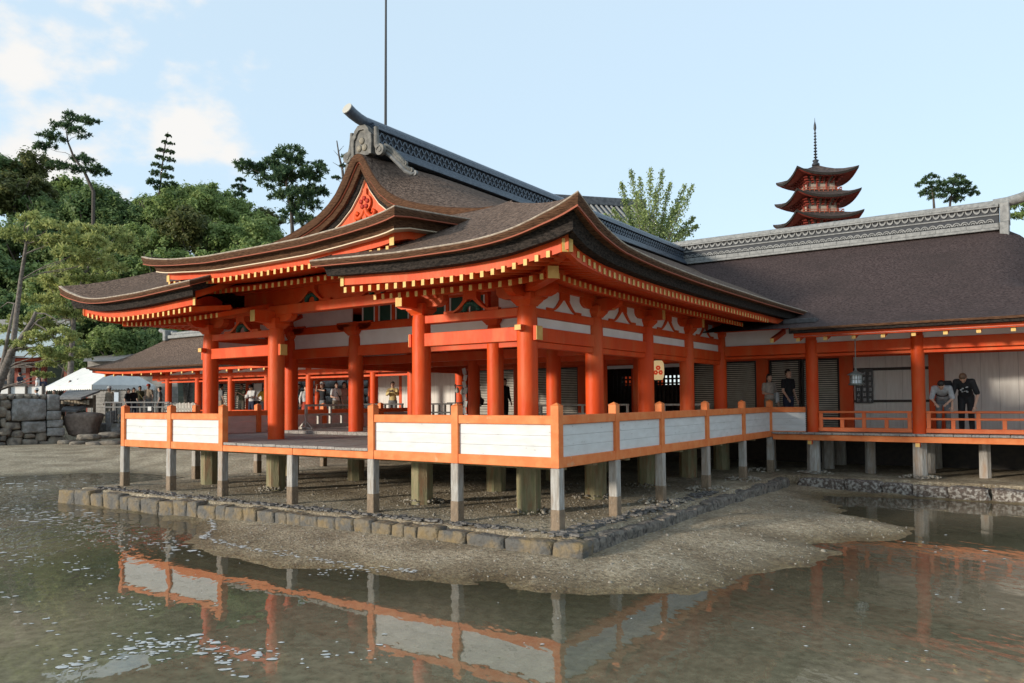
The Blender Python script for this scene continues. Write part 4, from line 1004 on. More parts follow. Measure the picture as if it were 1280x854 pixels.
# ridge
RYY = 20.1
r2 = MB()
def c2(w, z0, z1, mi=0, xl=-17.0, xr=5.06): r2.box(xl, xr, RYY - w, RYY + w, z0, z1, mi, .01)
c2(.40, 5.52, 5.60); c2(.33, 5.605, 5.76); c2(.24, 5.765, 6.28, 1); c2(.34, 6.285, 6.34); c2(.29, 6.345, 6.42); 
r2.tube([(-17, RYY, 6.45), (5.1, RYY, 6.45)], .13, 12)
r2.box(-17, 5.06, RYY - .27, RYY - .24, 6.03, 6.07)
hrg = O('tiled_ridge', r2, [TILEL, TILED], wh)
wv = MB(); xx = -6.0; k = 0
while xx < 4.9:
    for cxx, rr3, zz3 in ((xx, .125, 5.80), (xx, .065, 5.80)):
        A = [(cxx + rr3 * math.cos(a), zz3 + rr3 * math.sin(a)) for a in np.linspace(0, math.pi, 8)]; B = [(cxx + (rr3 - .035) * math.cos(a), zz3 + (rr3 - .035) * math.sin(a)) for a in np.linspace(0, math.pi, 8)]
        wv.ring(A, B, (0, RYY - .26, 0), (1, 0, 0), (0, 0, 1), (0, 1, 0), .05)
    A = [(xx + .12 + .11 * math.cos(a), 6.29 + .17 * math.sin(a)) for a in np.linspace(math.pi, 2 * math.pi, 8)]; B = [(xx + .12 + .08 * math.cos(a), 6.29 + .10 * math.sin(a)) for a in np.linspace(math.pi, 2 * math.pi, 8)]
    wv.ring(A, B, (0, RYY - .26, 0), (1, 0, 0), (0, 0, 1), (0, 1, 0), .045)
    xx += .24
rtm = MB().box(-.222, .222, -.345, .345, 0, .145, 0, .012).mesh('ridge_tile', TILEL); rtm2 = MB().box(-.222, .222, -.305, .305, 0, .068, 0, .01).mesh('ridge_tile', TILEL)
for k in range(26):
    I('ridge_tile', rtm, (4.82 - k * .456, RYY, 5.61 + .003 * (k % 3)), parent=wh); I('ridge_tile', rtm2, (4.72 - k * .456, RYY, 6.35 + .003 * (k % 2)), parent=wh)
O('wave_tile_relief', wv, TILEL, hrg, 'stuff')
O('ridge_end_tile', MB().box(5.08, 5.34, RYY - .5, RYY + .5, 5.22, 5.75, 0, .02).box(5.09, 5.36, RYY - .44, RYY + .44, 5.752, 6.42, 0, .02), TILEL, wh)
pth = [Vector((x_, RYY, z_)) for x_, z_ in [(4.9, 6.46), (5.3, 6.48), (5.7, 6.56), (6.1, 6.70), (6.5, 6.9)]]
O('upswept_ridge_tube', MB().tube(pth, [.16, .162, .165, .17, .175], 14), TILEL, wh)
# rain gutter box where the two roofs meet
GUT = mat('grey_gutter_metal', (.055, .05, .05), (.09, .085, .085), scale=8, rough=.6)
gt = O('rain_gutter', MB().box(.55, 1.35, 10.55, 10.95, 1.98, 2.10, 0, .01), GUT, wh)
O('downpipe', MB().tube([(.72, 10.6, 1.98), (.72, 10.6, 1.72)], .045, 8), GUT, gt)
# ------------------------------------------------------------------ corridor running off to the left
cor = thing('corridor', 'low roofed vermilion corridor with bark roof beyond the open hall', 'corridor', (-23, 12.5, ZG))
def cbx(nm, x0, x1, y0, y1, z0, z1, mt=VERM, ch=0.): return O(nm, MB().box(x0, x1, y0, y1, z0, z1, 0, ch), mt, cor)
cc = MB(); cc.lathe([(.155, ZH), (.155, 1.15)], n=18); ccol = cc.mesh('column', VERM)
CXS = [-28.9, -26.45, -23.95, -21.4, -18.73, -16.2, -15.05]
for x in CXS: I('column', ccol, (x, 11.27, 0), parent=cor); I('pile', hpile, (x, 11.27, 0), parent=cor)
for x in CXS[1:-1]: I('column', ccol, (x + .2, 13.9, 0), parent=cor)
cbx('head_beam', -30.2, -12.9, 11.19, 11.35, 1.14, 1.36, ch=.01); cbx('tie_beam', -29.4, -12.9, 11.2, 11.34, .99, 1.06); cbx('rear_beam', -29.4, -13, 13.8, 14.0, .98, 1.3)
cbx('plaster_cove', -29, -12.9, 11.25, 11.29, 1.36, 1.68, PLASTER)
for x in CXS: cbx('strut_post', x - .13, x + .13, 11.17, 11.37, 1.36, 1.66)
x = -32.6
while x < -13.2:
    o = I('rafter', hraf, (x, 10.12, 1.36), parent=cor); C('rafter_tip', hrt, o); x += .83
# hipped bark roof
cz = lambda d: pc(d, [0, .8, 1.6, 2.65], [0, .32, .80, 1.62]); EY, EZ, EXL = 9.85, 1.72, -34.0
cr_ = MB(); dr = np.linspace(0, 2.65, 10)
def lift(x): return .14 * max(0, 1 - (x - EXL) / 4)**2
cr_.grid([[Vector((EXL + d * 1.15 + (-12.4 - EXL - d * 1.15) * q**1.5, EY + d, EZ + float(cz(d)) + lift(EXL + (21.6) * q**1.5) * (1 - d / 2.65))) for d in dr] for q in np.linspace(0, 1, 24)], 0, True)
cr_.grid([[Vector((EXL + d * 1.15, EY + d + (5.3 - 2 * d) * q, EZ + float(cz(d)) + .14 * abs(2 * q - 1)**2 * (1 - d / 2.65))) for d in dr] for q in np.linspace(0, 1, 9)], 0, True)
cr_.grid([[Vector((EXL + d * 1.15 + (-12.4 - EXL - d * 1.15) * q**1.5, EY + 5.3 - d, EZ + float(cz(d)))) for d in dr] for q in np.linspace(0, 1, 24)], 0, True)
croof = O('bark_roof', cr_, BARK, cor)
def cstrip(nm, prof, mt):
    rows = []
    for i_, dz in prof:
        row = [Vector((EXL + i_, EY + 5.3 - i_ - (5.3 - 2 * i_) * q, EZ + dz + .14 * (2 * q - 1)**2)) for q in np.linspace(0, 1, 9)]
        row += [Vector((EXL + i_ + (-12.4 - EXL - i_) * q**1.5, EY + i_, EZ + dz + lift(EXL + 21.6 * q**1.5))) for q in np.linspace(0.02, 1, 24)]
        rows.append(row)
    O(nm, MB().grid(rows, 0, False), mt, croof)
cstrip('bark_edge', [(0, 0), (-.01, -.02), (.02, -.08), (.12, -.09)], BARKE); cstrip('bark_underlayer', [(.11, -.09), (.13, -.15), (.24, -.155)], BARKD); cstrip('eave_board', [(.22, -.15), (.22, -.27), (.34, -.275), (1.3, -.02)], VERM)
cbx('tiled_ridge', -30.7, -17, 12.28, 12.72, 3.30, 3.48, TILEL, .02); cbx('tiled_ridge_top', -30.5, -17, 12.36, 12.64, 3.483, 3.62, TILEL, .03)
cbx('ridge_end_tile', -30.95, -30.72, 12.15, 12.85, 3.2, 3.75, TILEL, .03); O('upswept_ridge_tube', MB().tube([(-30.5, 12.5, 3.6), (-31.2, 12.5, 3.66), (-31.7, 12.5, 3.8)], [.1, .1, .11], 10), TILEL, cor)
for i in range(len(CXS) - 2): koran(cor, CXS[i] + .15, CXS[i + 1] - .15, 11.2, ZH, VERM, 4)
# slatted and white wall panels at the back of the corridor
for a, b_ in ((-28.5, -26.2),):
    f = O('slatted_shutter', MB().box(a, b_, 14.02, 14.05, -.3, 1.0), SLATW, cor); n_ = MB()
    for k in range(14): O('slat', MB().box(a, b_, 13.98, 14.018, -.3 + k * .095, -.25 + k * .095), DARKW, f)
cbx('white_notice', -26.0, -25.4, 14.0, 14.03, .1, .95, PLASTER); cbx('white_notice', -24.9, -24.3, 14.0, 14.03, .1, .95, PLASTER)
pf = MB()
for k in range(22): pf.box(-28.9 + k * .12, -28.84 + k * .12, 11.0, 11.04, ZH, .0 + (k % 3) * .02)
pf.box(-28.95, -26.2, 11.0, 11.05, -.3, -.24)
O('picket_screen', pf, GREYW, cor)
# ------------------------------------------------------------------ hill, trees
HC = at_d(90, 480, 112)
def hill_h(x, y):
    dx = np.asarray(x) - HC.x; dy = np.asarray(y) - HC.y
    a = dx * fw.x + dy * fw.y; b_ = dx * rt.x + dy * rt.y
    return -1.2 + 17 * np.exp(-(a / 42)**2 - (np.where(b_ > 0, b_ / 24, b_ / 70))**2)
n_ = 60; AA, BB = np.meshgrid(np.linspace(-52, 90, n_), np.linspace(-150, 60, n_), indexing='ij')
HXX = HC.x + AA * fw.x + BB * rt.x; HYY = HC.y + AA * fw.y + BB * rt.y
UND = mat('forest_floor', (.025, .032, .014), (.05, .05, .022), scale=.6, rough=.95)
np_grid('hillside', HXX, HYY, hill_h(HXX, HYY) - .15, UND, 'structure')
L_DARK = leafmat('dark_broadleaf', (.095, .165, .06), (.26, .34, .125), .35)
L_MID = leafmat('mid_broadleaf', (.145, .215, .066), (.36, .44, .15), .35)
L_YEL = leafmat('yellow_green_needles', (.20, .25, .075), (.48, .49, .18), .4)
L_PINE = leafmat('dark_pine_needles', (.045, .09, .045), (.13, .19, .08), .5)
L_GINK = leafmat('pale_green_leaves', (.20, .26, .085), (.40, .46, .19), .9, .45)
L_OLIVE = leafmat('olive_broadleaf', (.085, .105, .032), (.19, .19, .065), .4)
TRUNK = mat('tree_bark', (.055, .042, .034), (.12, .1, .085), scale=8, rough=.9, bump=1, bscale=12)
TRUNKP = mat('pale_pine_bark', (.10, .08, .065), (.20, .17, .145), scale=8, rough=.9, bump=1, bscale=12)
def quads(name, Pc, A, B, mt):
    n = len(Pc); V = np.stack([Pc - A - B, Pc + A - B * .6, Pc + A * .9 + B, Pc - A * .7 + B * .8], 1).reshape(-1, 3)
    me = bpy.data.meshes.new(name); me.vertices.add(4 * n); me.vertices.foreach_set('co', V.ravel().astype(np.float32))
    me.loops.add(4 * n); me.loops.foreach_set('vertex_index', np.arange(4 * n)); me.polygons.add(n); me.polygons.foreach_set('loop_start', np.arange(n) * 4)
    me.update(calc_edges=True); me.materials.append(mt); return me
def unit(a): return a / (np.linalg.norm(a, axis=-1, keepdims=True) + 1e-9)
def clump_leaves(rs, centers, radii, per, size, flat=1.0, up=.35, asp=.62, jit=.35):
    Ps, As, Bs = [], [], []
    for c, r in zip(centers, radii):
        k = max(6, int(per * (r / np.mean(radii))**2)); d = unit(rs.normal(size=(k, 3))); rad = r * np.abs(rs.normal(.62, .34, (k, 1)))
        p = d * rad; p[:, 2] *= flat; nrm = unit(d + np.array([0, 0, up]) + rs.normal(size=(k, 3)) * jit)
        a = unit(np.cross(nrm, rs.normal(size=(k, 3)))); b_ = np.cross(nrm, a); s = size * rs.uniform(.6, 1.3, (k, 1))
        Ps.append(np.asarray(c) + p); As.append(a * s); Bs.append(b_ * s * asp)
    return np.concatenate(Ps), np.concatenate(As), np.concatenate(Bs)
def broad_variant(seed, mt, n=110, per=190, size=.034):
    """unit crown: radius about 1, centred at origin"""
    rs = np.random.default_rng(seed); cs = []; rr2 = []
    lob = [(unit(rs.normal(size=3)) * rs.uniform(.25, .62), rs.uniform(.38, .6)) for _ in range(8)]
    for k in range(n):
        c, r = lob[rs.integers(len(lob))]; d = unit(rs.normal(size=3)); d[2] = d[2] * .8 + .15
        cs.append(c + d * r * rs.uniform(.6, 1.12)); rr2.append(rs.uniform(.09, .21))
    cs = np.array(cs); cs[:, 2] *= .82
    P, A, B = clump_leaves(rs, cs, rr2, per, size); return quads('crown', P, A, B, mt)
VAR = {}
for nm, mt in (('dark', L_DARK), ('mid', L_MID), ('olive', L_OLIVE)): VAR[nm] = [broad_variant(sd_ + len(nm) * 10, mt) for sd_ in range(3)]
def needle_pads(seed, mt, pads, size=.17, per=150):
    rs = np.random.default_rng(seed); Ps = []; As = []; Bs = []
    for c, r in pads:
        k = 30; d = unit(rs.normal(size=(k, 3)) + [0, 0, .55]); L = r * rs.uniform(.9, 1.9, (k, 1)); w = np.maximum(L * .12, per)
        Ps.append(np.asarray(c) + d * L * .5); As.append(d * L * .5); Bs.append(unit(np.cross(d, rs.normal(size=(k, 3)))) * w)
    return np.concatenate(Ps), np.concatenate(As), np.concatenate(Bs)
def limb_tree(par, pts, r0, r1, mt, name='trunk', n=7):
    k = len(pts); return O(name, MB().tube(pts, [r0 + (r1 - r0) * i / (k - 1) for i in range(k)], n, 0), mt, par)
tr_rnd = random.Random(77)
def broad_tree(u, v, dep, rad, kind, label, group='trees on the wooded hill', sq=1.0):
    c = at_d(u, v, dep); zb = float(hill_h(c.x, c.y)) - .3
    if (c - CAM).dot(fw) < 60: zb = max(zb, -1.0)
    base = Vector((c.x + tr_rnd.uniform(-.5, .5), c.y + tr_rnd.uniform(-.5, .5), min(zb, c.z - rad)))
    t_ = thing('broadleaf_tree', label, 'tree', base, 0, group)
    mid = base.lerp(c, .55) + Vector((tr_rnd.uniform(-.4, .4), tr_rnd.uniform(-.4, .4), 0))
    tb = MB(); tb.tube([base, mid, c], [rad * .085, rad * .06, rad * .03], 7)
    for k in range(6):
        a = tr_rnd.uniform(0, 6.28); e_ = c + Vector((math.cos(a), math.sin(a), tr_rnd.uniform(-.1, .7))) * rad * tr_rnd.uniform(.5, .8); s_ = mid.lerp(c, tr_rnd.uniform(0, .8))
        tb.tube([s_, s_.lerp(e_, .5) + Vector((0, 0, -.06 * rad)), e_], [rad * .035, rad * .025, rad * .01], 5)
    O('trunk', tb, TRUNK, t_)
    cr2_ = I('crown', VAR[kind][tr_rnd.randrange(3)], c, (0, 0, tr_rnd.uniform(0, 6.28)), t_, (rad * tr_rnd.uniform(.95, 1.1), rad * tr_rnd.uniform(.95, 1.1), rad * sq * tr_rnd.uniform(.9, 1.05)))
LB = {'dark': 'dark green broadleaf tree massed on the wooded hill', 'mid': 'bright green broadleaf tree massed on the wooded hill', 'olive': 'olive green broadleaf tree massed on the wooded hill'}
for dep, row in ((104, [(-60, 205, 5.5, 'mid'), (-12, 218, 5.4, 'dark'), (30, 226, 5.2, 'olive'), (72, 258, 4.6, 'mid'), (118, 266, 4.6, 'dark'), (170, 276, 4.4, 'mid'), (226, 264, 4.6, 'mid'), (276, 262, 4.4, 'mid'), (318, 284, 4.2, 'olive'), (-120, 215, 5.5, 'dark'), (-180, 225, 5.5, 'mid')]), (94, [(-45, 235, 5.2, 'dark'), (12, 246, 5.0, 'olive'), (62, 268, 4.6, 'dark'), (112, 270, 4.8, 'dark'), (158, 282, 4.2, 'dark'), (205, 272, 4.4, 'mid'), (258, 268, 4.6, 'mid'), (302, 292, 4.2, 'mid')]),
                 (80, [(-150, 300, 5, 'dark'), (-85, 300, 5, 'mid'), (-20, 300, 4.6, 'dark'), (38, 310, 4.4, 'dark'), (92, 312, 4.5, 'dark'), (150, 312, 4.2, 'dark'), (200, 312, 4.0, 'mid'), (248, 300, 4.3, 'olive'), (300, 308, 4.2, 'mid'), (346, 322, 3.8, 'mid')]),
                 (70, [(-5, 352, 3.9, 'dark'), (52, 362, 3.9, 'mid'), (105, 358, 3.8, 'olive'), (158, 352, 3.7, 'mid'), (210, 340, 3.6, 'mid'), (262, 344, 3.6, 'mid'), (312, 342, 3.6, 'mid'), (362, 344, 3.2, 'dark')]),
                 (61, [(20, 410, 3.4, 'dark'), (78, 404, 3.3, 'dark'), (130, 404, 3.2, 'dark'), (178, 398, 3.2, 'dark'), (228, 392, 3.2, 'mid'), (282, 394, 3.2, 'mid'), (335, 398, 3.1, 'dark')]),
                 (54, [(105, 446, 2.4, 'dark'), (150, 436, 2.3, 'mid'), (196, 430, 2.4, 'dark'), (240, 428, 2.3, 'dark'), (420, 492, 1.6, 'mid'), (455, 488, 1.6, 'mid'), (395, 480, 2.0, 'dark')])):
    for (u, v, r_, kd) in row: broad_tree(u, v, dep, r_, kd, LB[kd] if dep > 56 else ('low leafy tree behind the corridor roof' if u < 300 else 'leafy bush behind the corridor visitors'), 'trees on the wooded hill' if dep > 56 else 'low trees behind the corridor')
def pine_tree(label, trunk, pads, mt, bark, dep, r0, size, per, group=None, extra=(), cat='tree', name='pine_tree', seed=1, base=None):
    pts = [at_d(u, v, dep) for u, v in trunk]
    b0 = base or Vector((pts[0].x, pts[0].y, float(hill_h(pts[0].x, pts[0].y)) - .2 if dep > 50 else -1.0))
    if b0.z > pts[0].z - .5: b0.z = pts[0].z - .5
    t_ = thing(name, label, cat, b0, 0, group)
    limb_tree(t_, [b0] + pts, r0, r0 * .25, bark)
    rs = random.Random(seed); cs = []
    for (u, v, rp) in pads:
        c = at_d(u, v, dep + rs.uniform(-1.2, 1.2) * rp * dep / F_PX * .8); rm = rp * dep / F_PX
        for k in range(26):
            a_ = rs.uniform(0, 6.283); q_ = rs.random()**.5 * 1.15; cs.append((np.array(c) + np.array([math.cos(a_) * q_ * rm, math.sin(a_) * q_ * rm, (rs.uniform(-.2, .2) + .35 * (1 - q_)) * rm]), rm * rs.uniform(.14, .27)))
        q = min(pts, key=lambda p: (p - c).length + (0 if p.z < c.z else 1)); limb_tree(t_, [q, q.lerp(c, .3) + Vector((0, 0, .12 * rm)), q.lerp(c, .65) + Vector((0, 0, -.1 * rm)), c], r0 * .16, r0 * .05, bark, 'limb', 5)
    for path, rr3 in extra: limb_tree(t_, [at_d(u, v, dep) for u, v in path], rr3, rr3 * .3, bark, 'limb', 6)
    P, A, B = needle_pads(seed, mt, cs, size, dep / F_PX * .42); P = P - np.array(b0)
    me = quads('crown', P, A, B, mt); o = bpy.data.objects.new('crown', me); COL.objects.link(o); o.parent = t_
    return t_
pine_tree('tall leaning pine with bent bare trunk rising over the wooded hill', [(117, 240), (106, 216), (92, 196), (85, 178), (83, 164)], [(95, 150, 14), (78, 160, 14), (66, 172, 13), (58, 184, 12), (98, 166, 12), (112, 152, 10), (104, 200, 13), (116, 212, 12), (88, 212, 12), (72, 206, 10), (126, 216, 10)], L_PINE, TRUNK, 90, .24, .30, 62, seed=2)
pine_tree('slender spire conifer standing above the hill trees', [(199, 245), (202, 215), (205, 190), (210, 165)], [(210, 170, 3.5), (206, 178, 4), (214, 180, 4), (202, 188, 5), (212, 190, 5), (199, 197, 5.5), (211, 200, 6), (196, 207, 6), (209, 211, 6.5), (193, 217, 7), (208, 221, 7.5), (192, 228, 8), (212, 231, 8), (201, 236, 8)], L_PINE, TRUNK, 92, .16, .24, 40, seed=3)
pine_tree('dark green pine with layered branches left of the gable', [(366, 300), (364, 262), (358, 230), (362, 200)], [(364, 190, 15), (352, 200, 16), (340, 210, 18), (318, 212, 17), (304, 206, 11), (372, 204, 14), (362, 218, 20), (344, 228, 18), (382, 222, 18), (396, 212, 13), (400, 206, 9), (388, 238, 17), (370, 244, 18), (398, 240, 12), (384, 258, 18), (366, 268, 16), (380, 276, 16), (352, 246, 14)], L_PINE, TRUNK, 66, .22, .26, 110, seed=4)
pine_tree('tiny pine tip poking above the hill trees', [(303, 262), (302, 240), (301, 225)], [(301, 226, 6), (298, 234, 7), (306, 238, 7), (300, 244, 8)], L_PINE, TRUNK, 98, .15, .25, 20, seed=41)
pine_tree('bare snag with thin twigs showing beside the tiled gable end', [(430, 232), (428, 212), (424, 196), (421, 176)], [(432, 196, 5), (429, 208, 4), (420, 222, 5)], L_PINE, TRUNK, 60, .16, .18, 9, seed=5, name='bare_tree', extra=[([(428, 206), (436, 194), (439, 188)], .05), ([(424, 196), (417, 188)], .03), ([(423, 190), (430, 182)], .03), ([(428, 210), (416, 203)], .04)])
pine_tree('yellow green pine with a pale straight trunk in front of the hill', [(14, 455), (20, 400), (26, 350), (33, 305), (35, 285)], [(22, 292, 16), (44, 274, 16), (62, 284, 18), (36, 300, 14), (14, 296, 10), (76, 300, 18), (60, 306, 16), (98, 290, 20), (92, 318, 20), (118, 304, 20), (134, 290, 16), (108, 330, 18), (126, 324, 16)], L_YEL, TRUNKP, 47, .22, .17, 190, seed=6, extra=[([(31, 318), (45, 312), (62, 306)], .06), ([(33, 300), (30, 285), (34, 272)], .05), ([(20, 380), (10, 378), (0, 385)], .05)])
pine_tree('spreading yellow green pine behind the left eave of the open hall', [(88, 470), (92, 400), (104, 348), (112, 330)], [(84, 340, 18), (104, 352, 20), (76, 362, 20), (124, 350, 18), (92, 374, 20), (64, 376, 16), (58, 352, 14), (140, 336, 16), (150, 314, 16), (166, 300, 14), (148, 292, 14), (120, 372, 18), (72, 392, 18), (40, 376, 16), (100, 396, 18), (36, 400, 18), (60, 410, 18), (18, 412, 16)], L_YEL, TRUNKP, 50, .24, .18, 170, seed=7)
pine_tree('old leaning pine with forked grey trunk above the stone wall', [(-22, 540), (-6, 490), (6, 462), (14, 440), (26, 424), (40, 402), (45, 390)], [(34, 430, 12), (52, 440, 14), (22, 436, 10), (62, 424, 13), (76, 416, 14), (84, 428, 14), (46, 420, 12), (68, 446, 12), (58, 456, 10), (80, 450, 11), (92, 420, 10), (96, 440, 12), (8, 430, 10), (104, 446, 10), (60, 470, 8), (48, 468, 8)], L_YEL, TRUNKP, 38.5, .30, .13, 130, seed=8, extra=[([(0, 470), (6, 440), (14, 400), (18, 380)], .12), ([(45, 392), (56, 392), (68, 398), (74, 406)], .05), ([(30, 420), (48, 400), (58, 396)], .06), ([(6, 462), (28, 456), (50, 460)], .06), ([(10, 446), (30, 446), (46, 432)], .05)], base=Vector((at_d(-28, 520, 38.5).x, at_d(-28, 520, 38.5).y, 0.2)))
pine_tree('left of a pair of far pines above the long ridge', [(1169, 280), (1167, 250), (1164, 228)], [(1163, 222, 8), (1155, 230, 8), (1172, 230, 9), (1166, 238, 10), (1156, 243, 8), (1172, 246, 9)], L_PINE, TRUNK, 112, .3, .28, 60, seed=9)
pine_tree('right of a pair of far pines above the long ridge', [(1186, 280), (1188, 250), (1194, 224)], [(1196, 222, 8), (1190, 230, 10), (1202, 230, 9), (1186, 240, 10), (1198, 242, 10), (1210, 236, 8), (1218, 242, 6), (1194, 250, 10)], L_PINE, TRUNK, 113, .3, .28, 60, seed=10)
pine_tree('green pine beyond the upswept end of the long ridge', [(1290, 330), (1290, 280), (1288, 250)], [(1272, 258, 10), (1284, 252, 12), (1290, 268, 14), (1270, 270, 9)], L_MID, TRUNK, 60, .25, .2, 120, seed=12)
# shoots of a pollarded pale tree behind the roofs
gk_b = at_d(815, 330, 34); gk_b.z = -.9
gk = thing('ginkgo_tree', 'pale green tree of upright leafy shoots behind the hall roofs', 'tree', gk_b)
tr0 = at_d(815, 322, 34); O('trunk', MB().tube([gk_b, gk_b.lerp(tr0, .5), tr0], [.22, .18, .12], 8), TRUNK, gk)
rs = np.random.default_rng(4); Ps = []; As = []; Bs = []; sh_ = MB()
for (u, v, u0) in [(776, 228, 800), (788, 212, 805), (800, 222, 806), (813, 210, 812), (828, 212, 815), (838, 228, 820), (856, 232, 825), (866, 232, 828), (868, 272, 828), (872, 282, 830), (766, 262, 798), (850, 256, 824), (796, 240, 804), (820, 236, 814), (780, 250, 802), (842, 262, 822), (770, 278, 800), (756, 268, 796), (806, 262, 808), (830, 268, 820), (790, 280, 804), (858, 286, 828)]:
    dd2 = 34 + rs.uniform(-1.2, 1.2); a = np.array(at_d(u0, 318, dd2)); e_ = np.array(at_d(u, v, dd2)); mid = (a + e_) / 2 + np.array([0, 0, .15])
    sh_.tube([Vector(a), Vector(mid), Vector(e_)], [.035, .02, .006], 5)
    k = 560 if v < 250 else 480; q = rs.random(k)[:, None]**.75; p = a * (1 - q)**2 + 2 * mid * q * (1 - q) + e_ * q**2
    p = p + rs.normal(size=(k, 3)) * (.045 + .20 * (1 - q)); nrm = unit(rs.normal(size=(k, 3)) + [0, -.3, .4]); aa = unit(np.cross(nrm, rs.normal(size=(k, 3))))
    s_ = .042 * rs.uniform(.6, 1.3, (k, 1)); Ps.append(p); As.append(aa * s_); Bs.append(np.cross(nrm, aa) * s_ * .7)
O('shoot', sh_, TRUNK, gk); me = quads('crown', np.concatenate(Ps) - np.array(gk_b), np.concatenate(As), np.concatenate(Bs), L_GINK); C('crown', me, gk)
# ------------------------------------------------------------------ main hall roof behind, pagoda, lightning rod
DT = mat('dark_roof_tile', (.05, .053, .06), (.10, .105, .115), scale=6, rough=.55)
mh_b = at_d(760, 505, 47); mh_b.z = -1
mh = thing('main_hall', 'dark tiled roof of the main hall just showing behind the open hall', 'shrine hall', mh_b)
ra, rb2 = at_d(690, 249, 45), at_d(806, 252, 46.5); ax = (rb2 - ra).normalized(); ax.z = 0; ax.normalize(); out = Vector((ax.y, -ax.x, 0)); out = -out if out.dot(fw) > 0 else out
ra.z = rb2.z = (ra.z + rb2.z) / 2; L_ = (rb2 - ra).length
sl = MB()
for k in range(int(L_ / .32)):
    p = ra + ax * (.1 + k * .32); e_ = p + out * 4.2 - Vector((0, 0, 2.6))
    sl.tube([p - Vector((0, 0, .25)), p.lerp(e_, .5) - Vector((0, 0, .4)), e_ - Vector((0, 0, .25))], .075, 6)
O('roof_tile_rib', sl, TILEL, mh)
for sgn_ in (1, -1): O('roof_slope', MB().grid([[ra - Vector((0, 0, .3)), ra + out * sgn_ * 2.1 - Vector((0, 0, 1.72)), ra + out * sgn_ * 4.2 - Vector((0, 0, 2.9))], [rb2 - Vector((0, 0, .3)), rb2 + out * sgn_ * 2.1 - Vector((0, 0, 1.72)), rb2 + out * sgn_ * 4.2 - Vector((0, 0, 2.9))]], 0, False), DT, mh)
O('tiled_ridge', MB().beam(ra - Vector((0, 0, .1)), rb2 - Vector((0, 0, .1)), .5, .5, 0, .04), DT, mh)
ctr = (ra + rb2) / 2; O('wall', MB().obox(Vector((ctr.x, ctr.y, 1.7)), (L_ * .9, 5.5, 5.4), Matrix((ax, out, zz)).transposed()), VERM, mh)
PG = at_d(1021, 270, 108); PG.z = 0
pag = thing('pagoda', 'tall vermilion pagoda with stacked dark bark roofs and bronze finial', 'pagoda', PG, 0)
PROT = Matrix.Rotation(YAW * -1 - R(1), 3, 'Z') if False else Matrix((rt, fw, zz)).transposed()
PRED = mat('shade_darkened_pagoda_red', (.21, .03, .019), (.27, .042, .026), scale=2, rough=.7)  # darkened red, shade under the eaves is put into the colour
PBK = mat('pagoda_bark', (.035, .026, .024), (.09, .065, .055), scale=3, rough=.9)
def PP(a, b_, c): return PG + PROT @ Vector((a, b_, c))
zt = [at_d(1021, y_, 108).z for y_ in (226, 253.5, 280, 307, 334)]
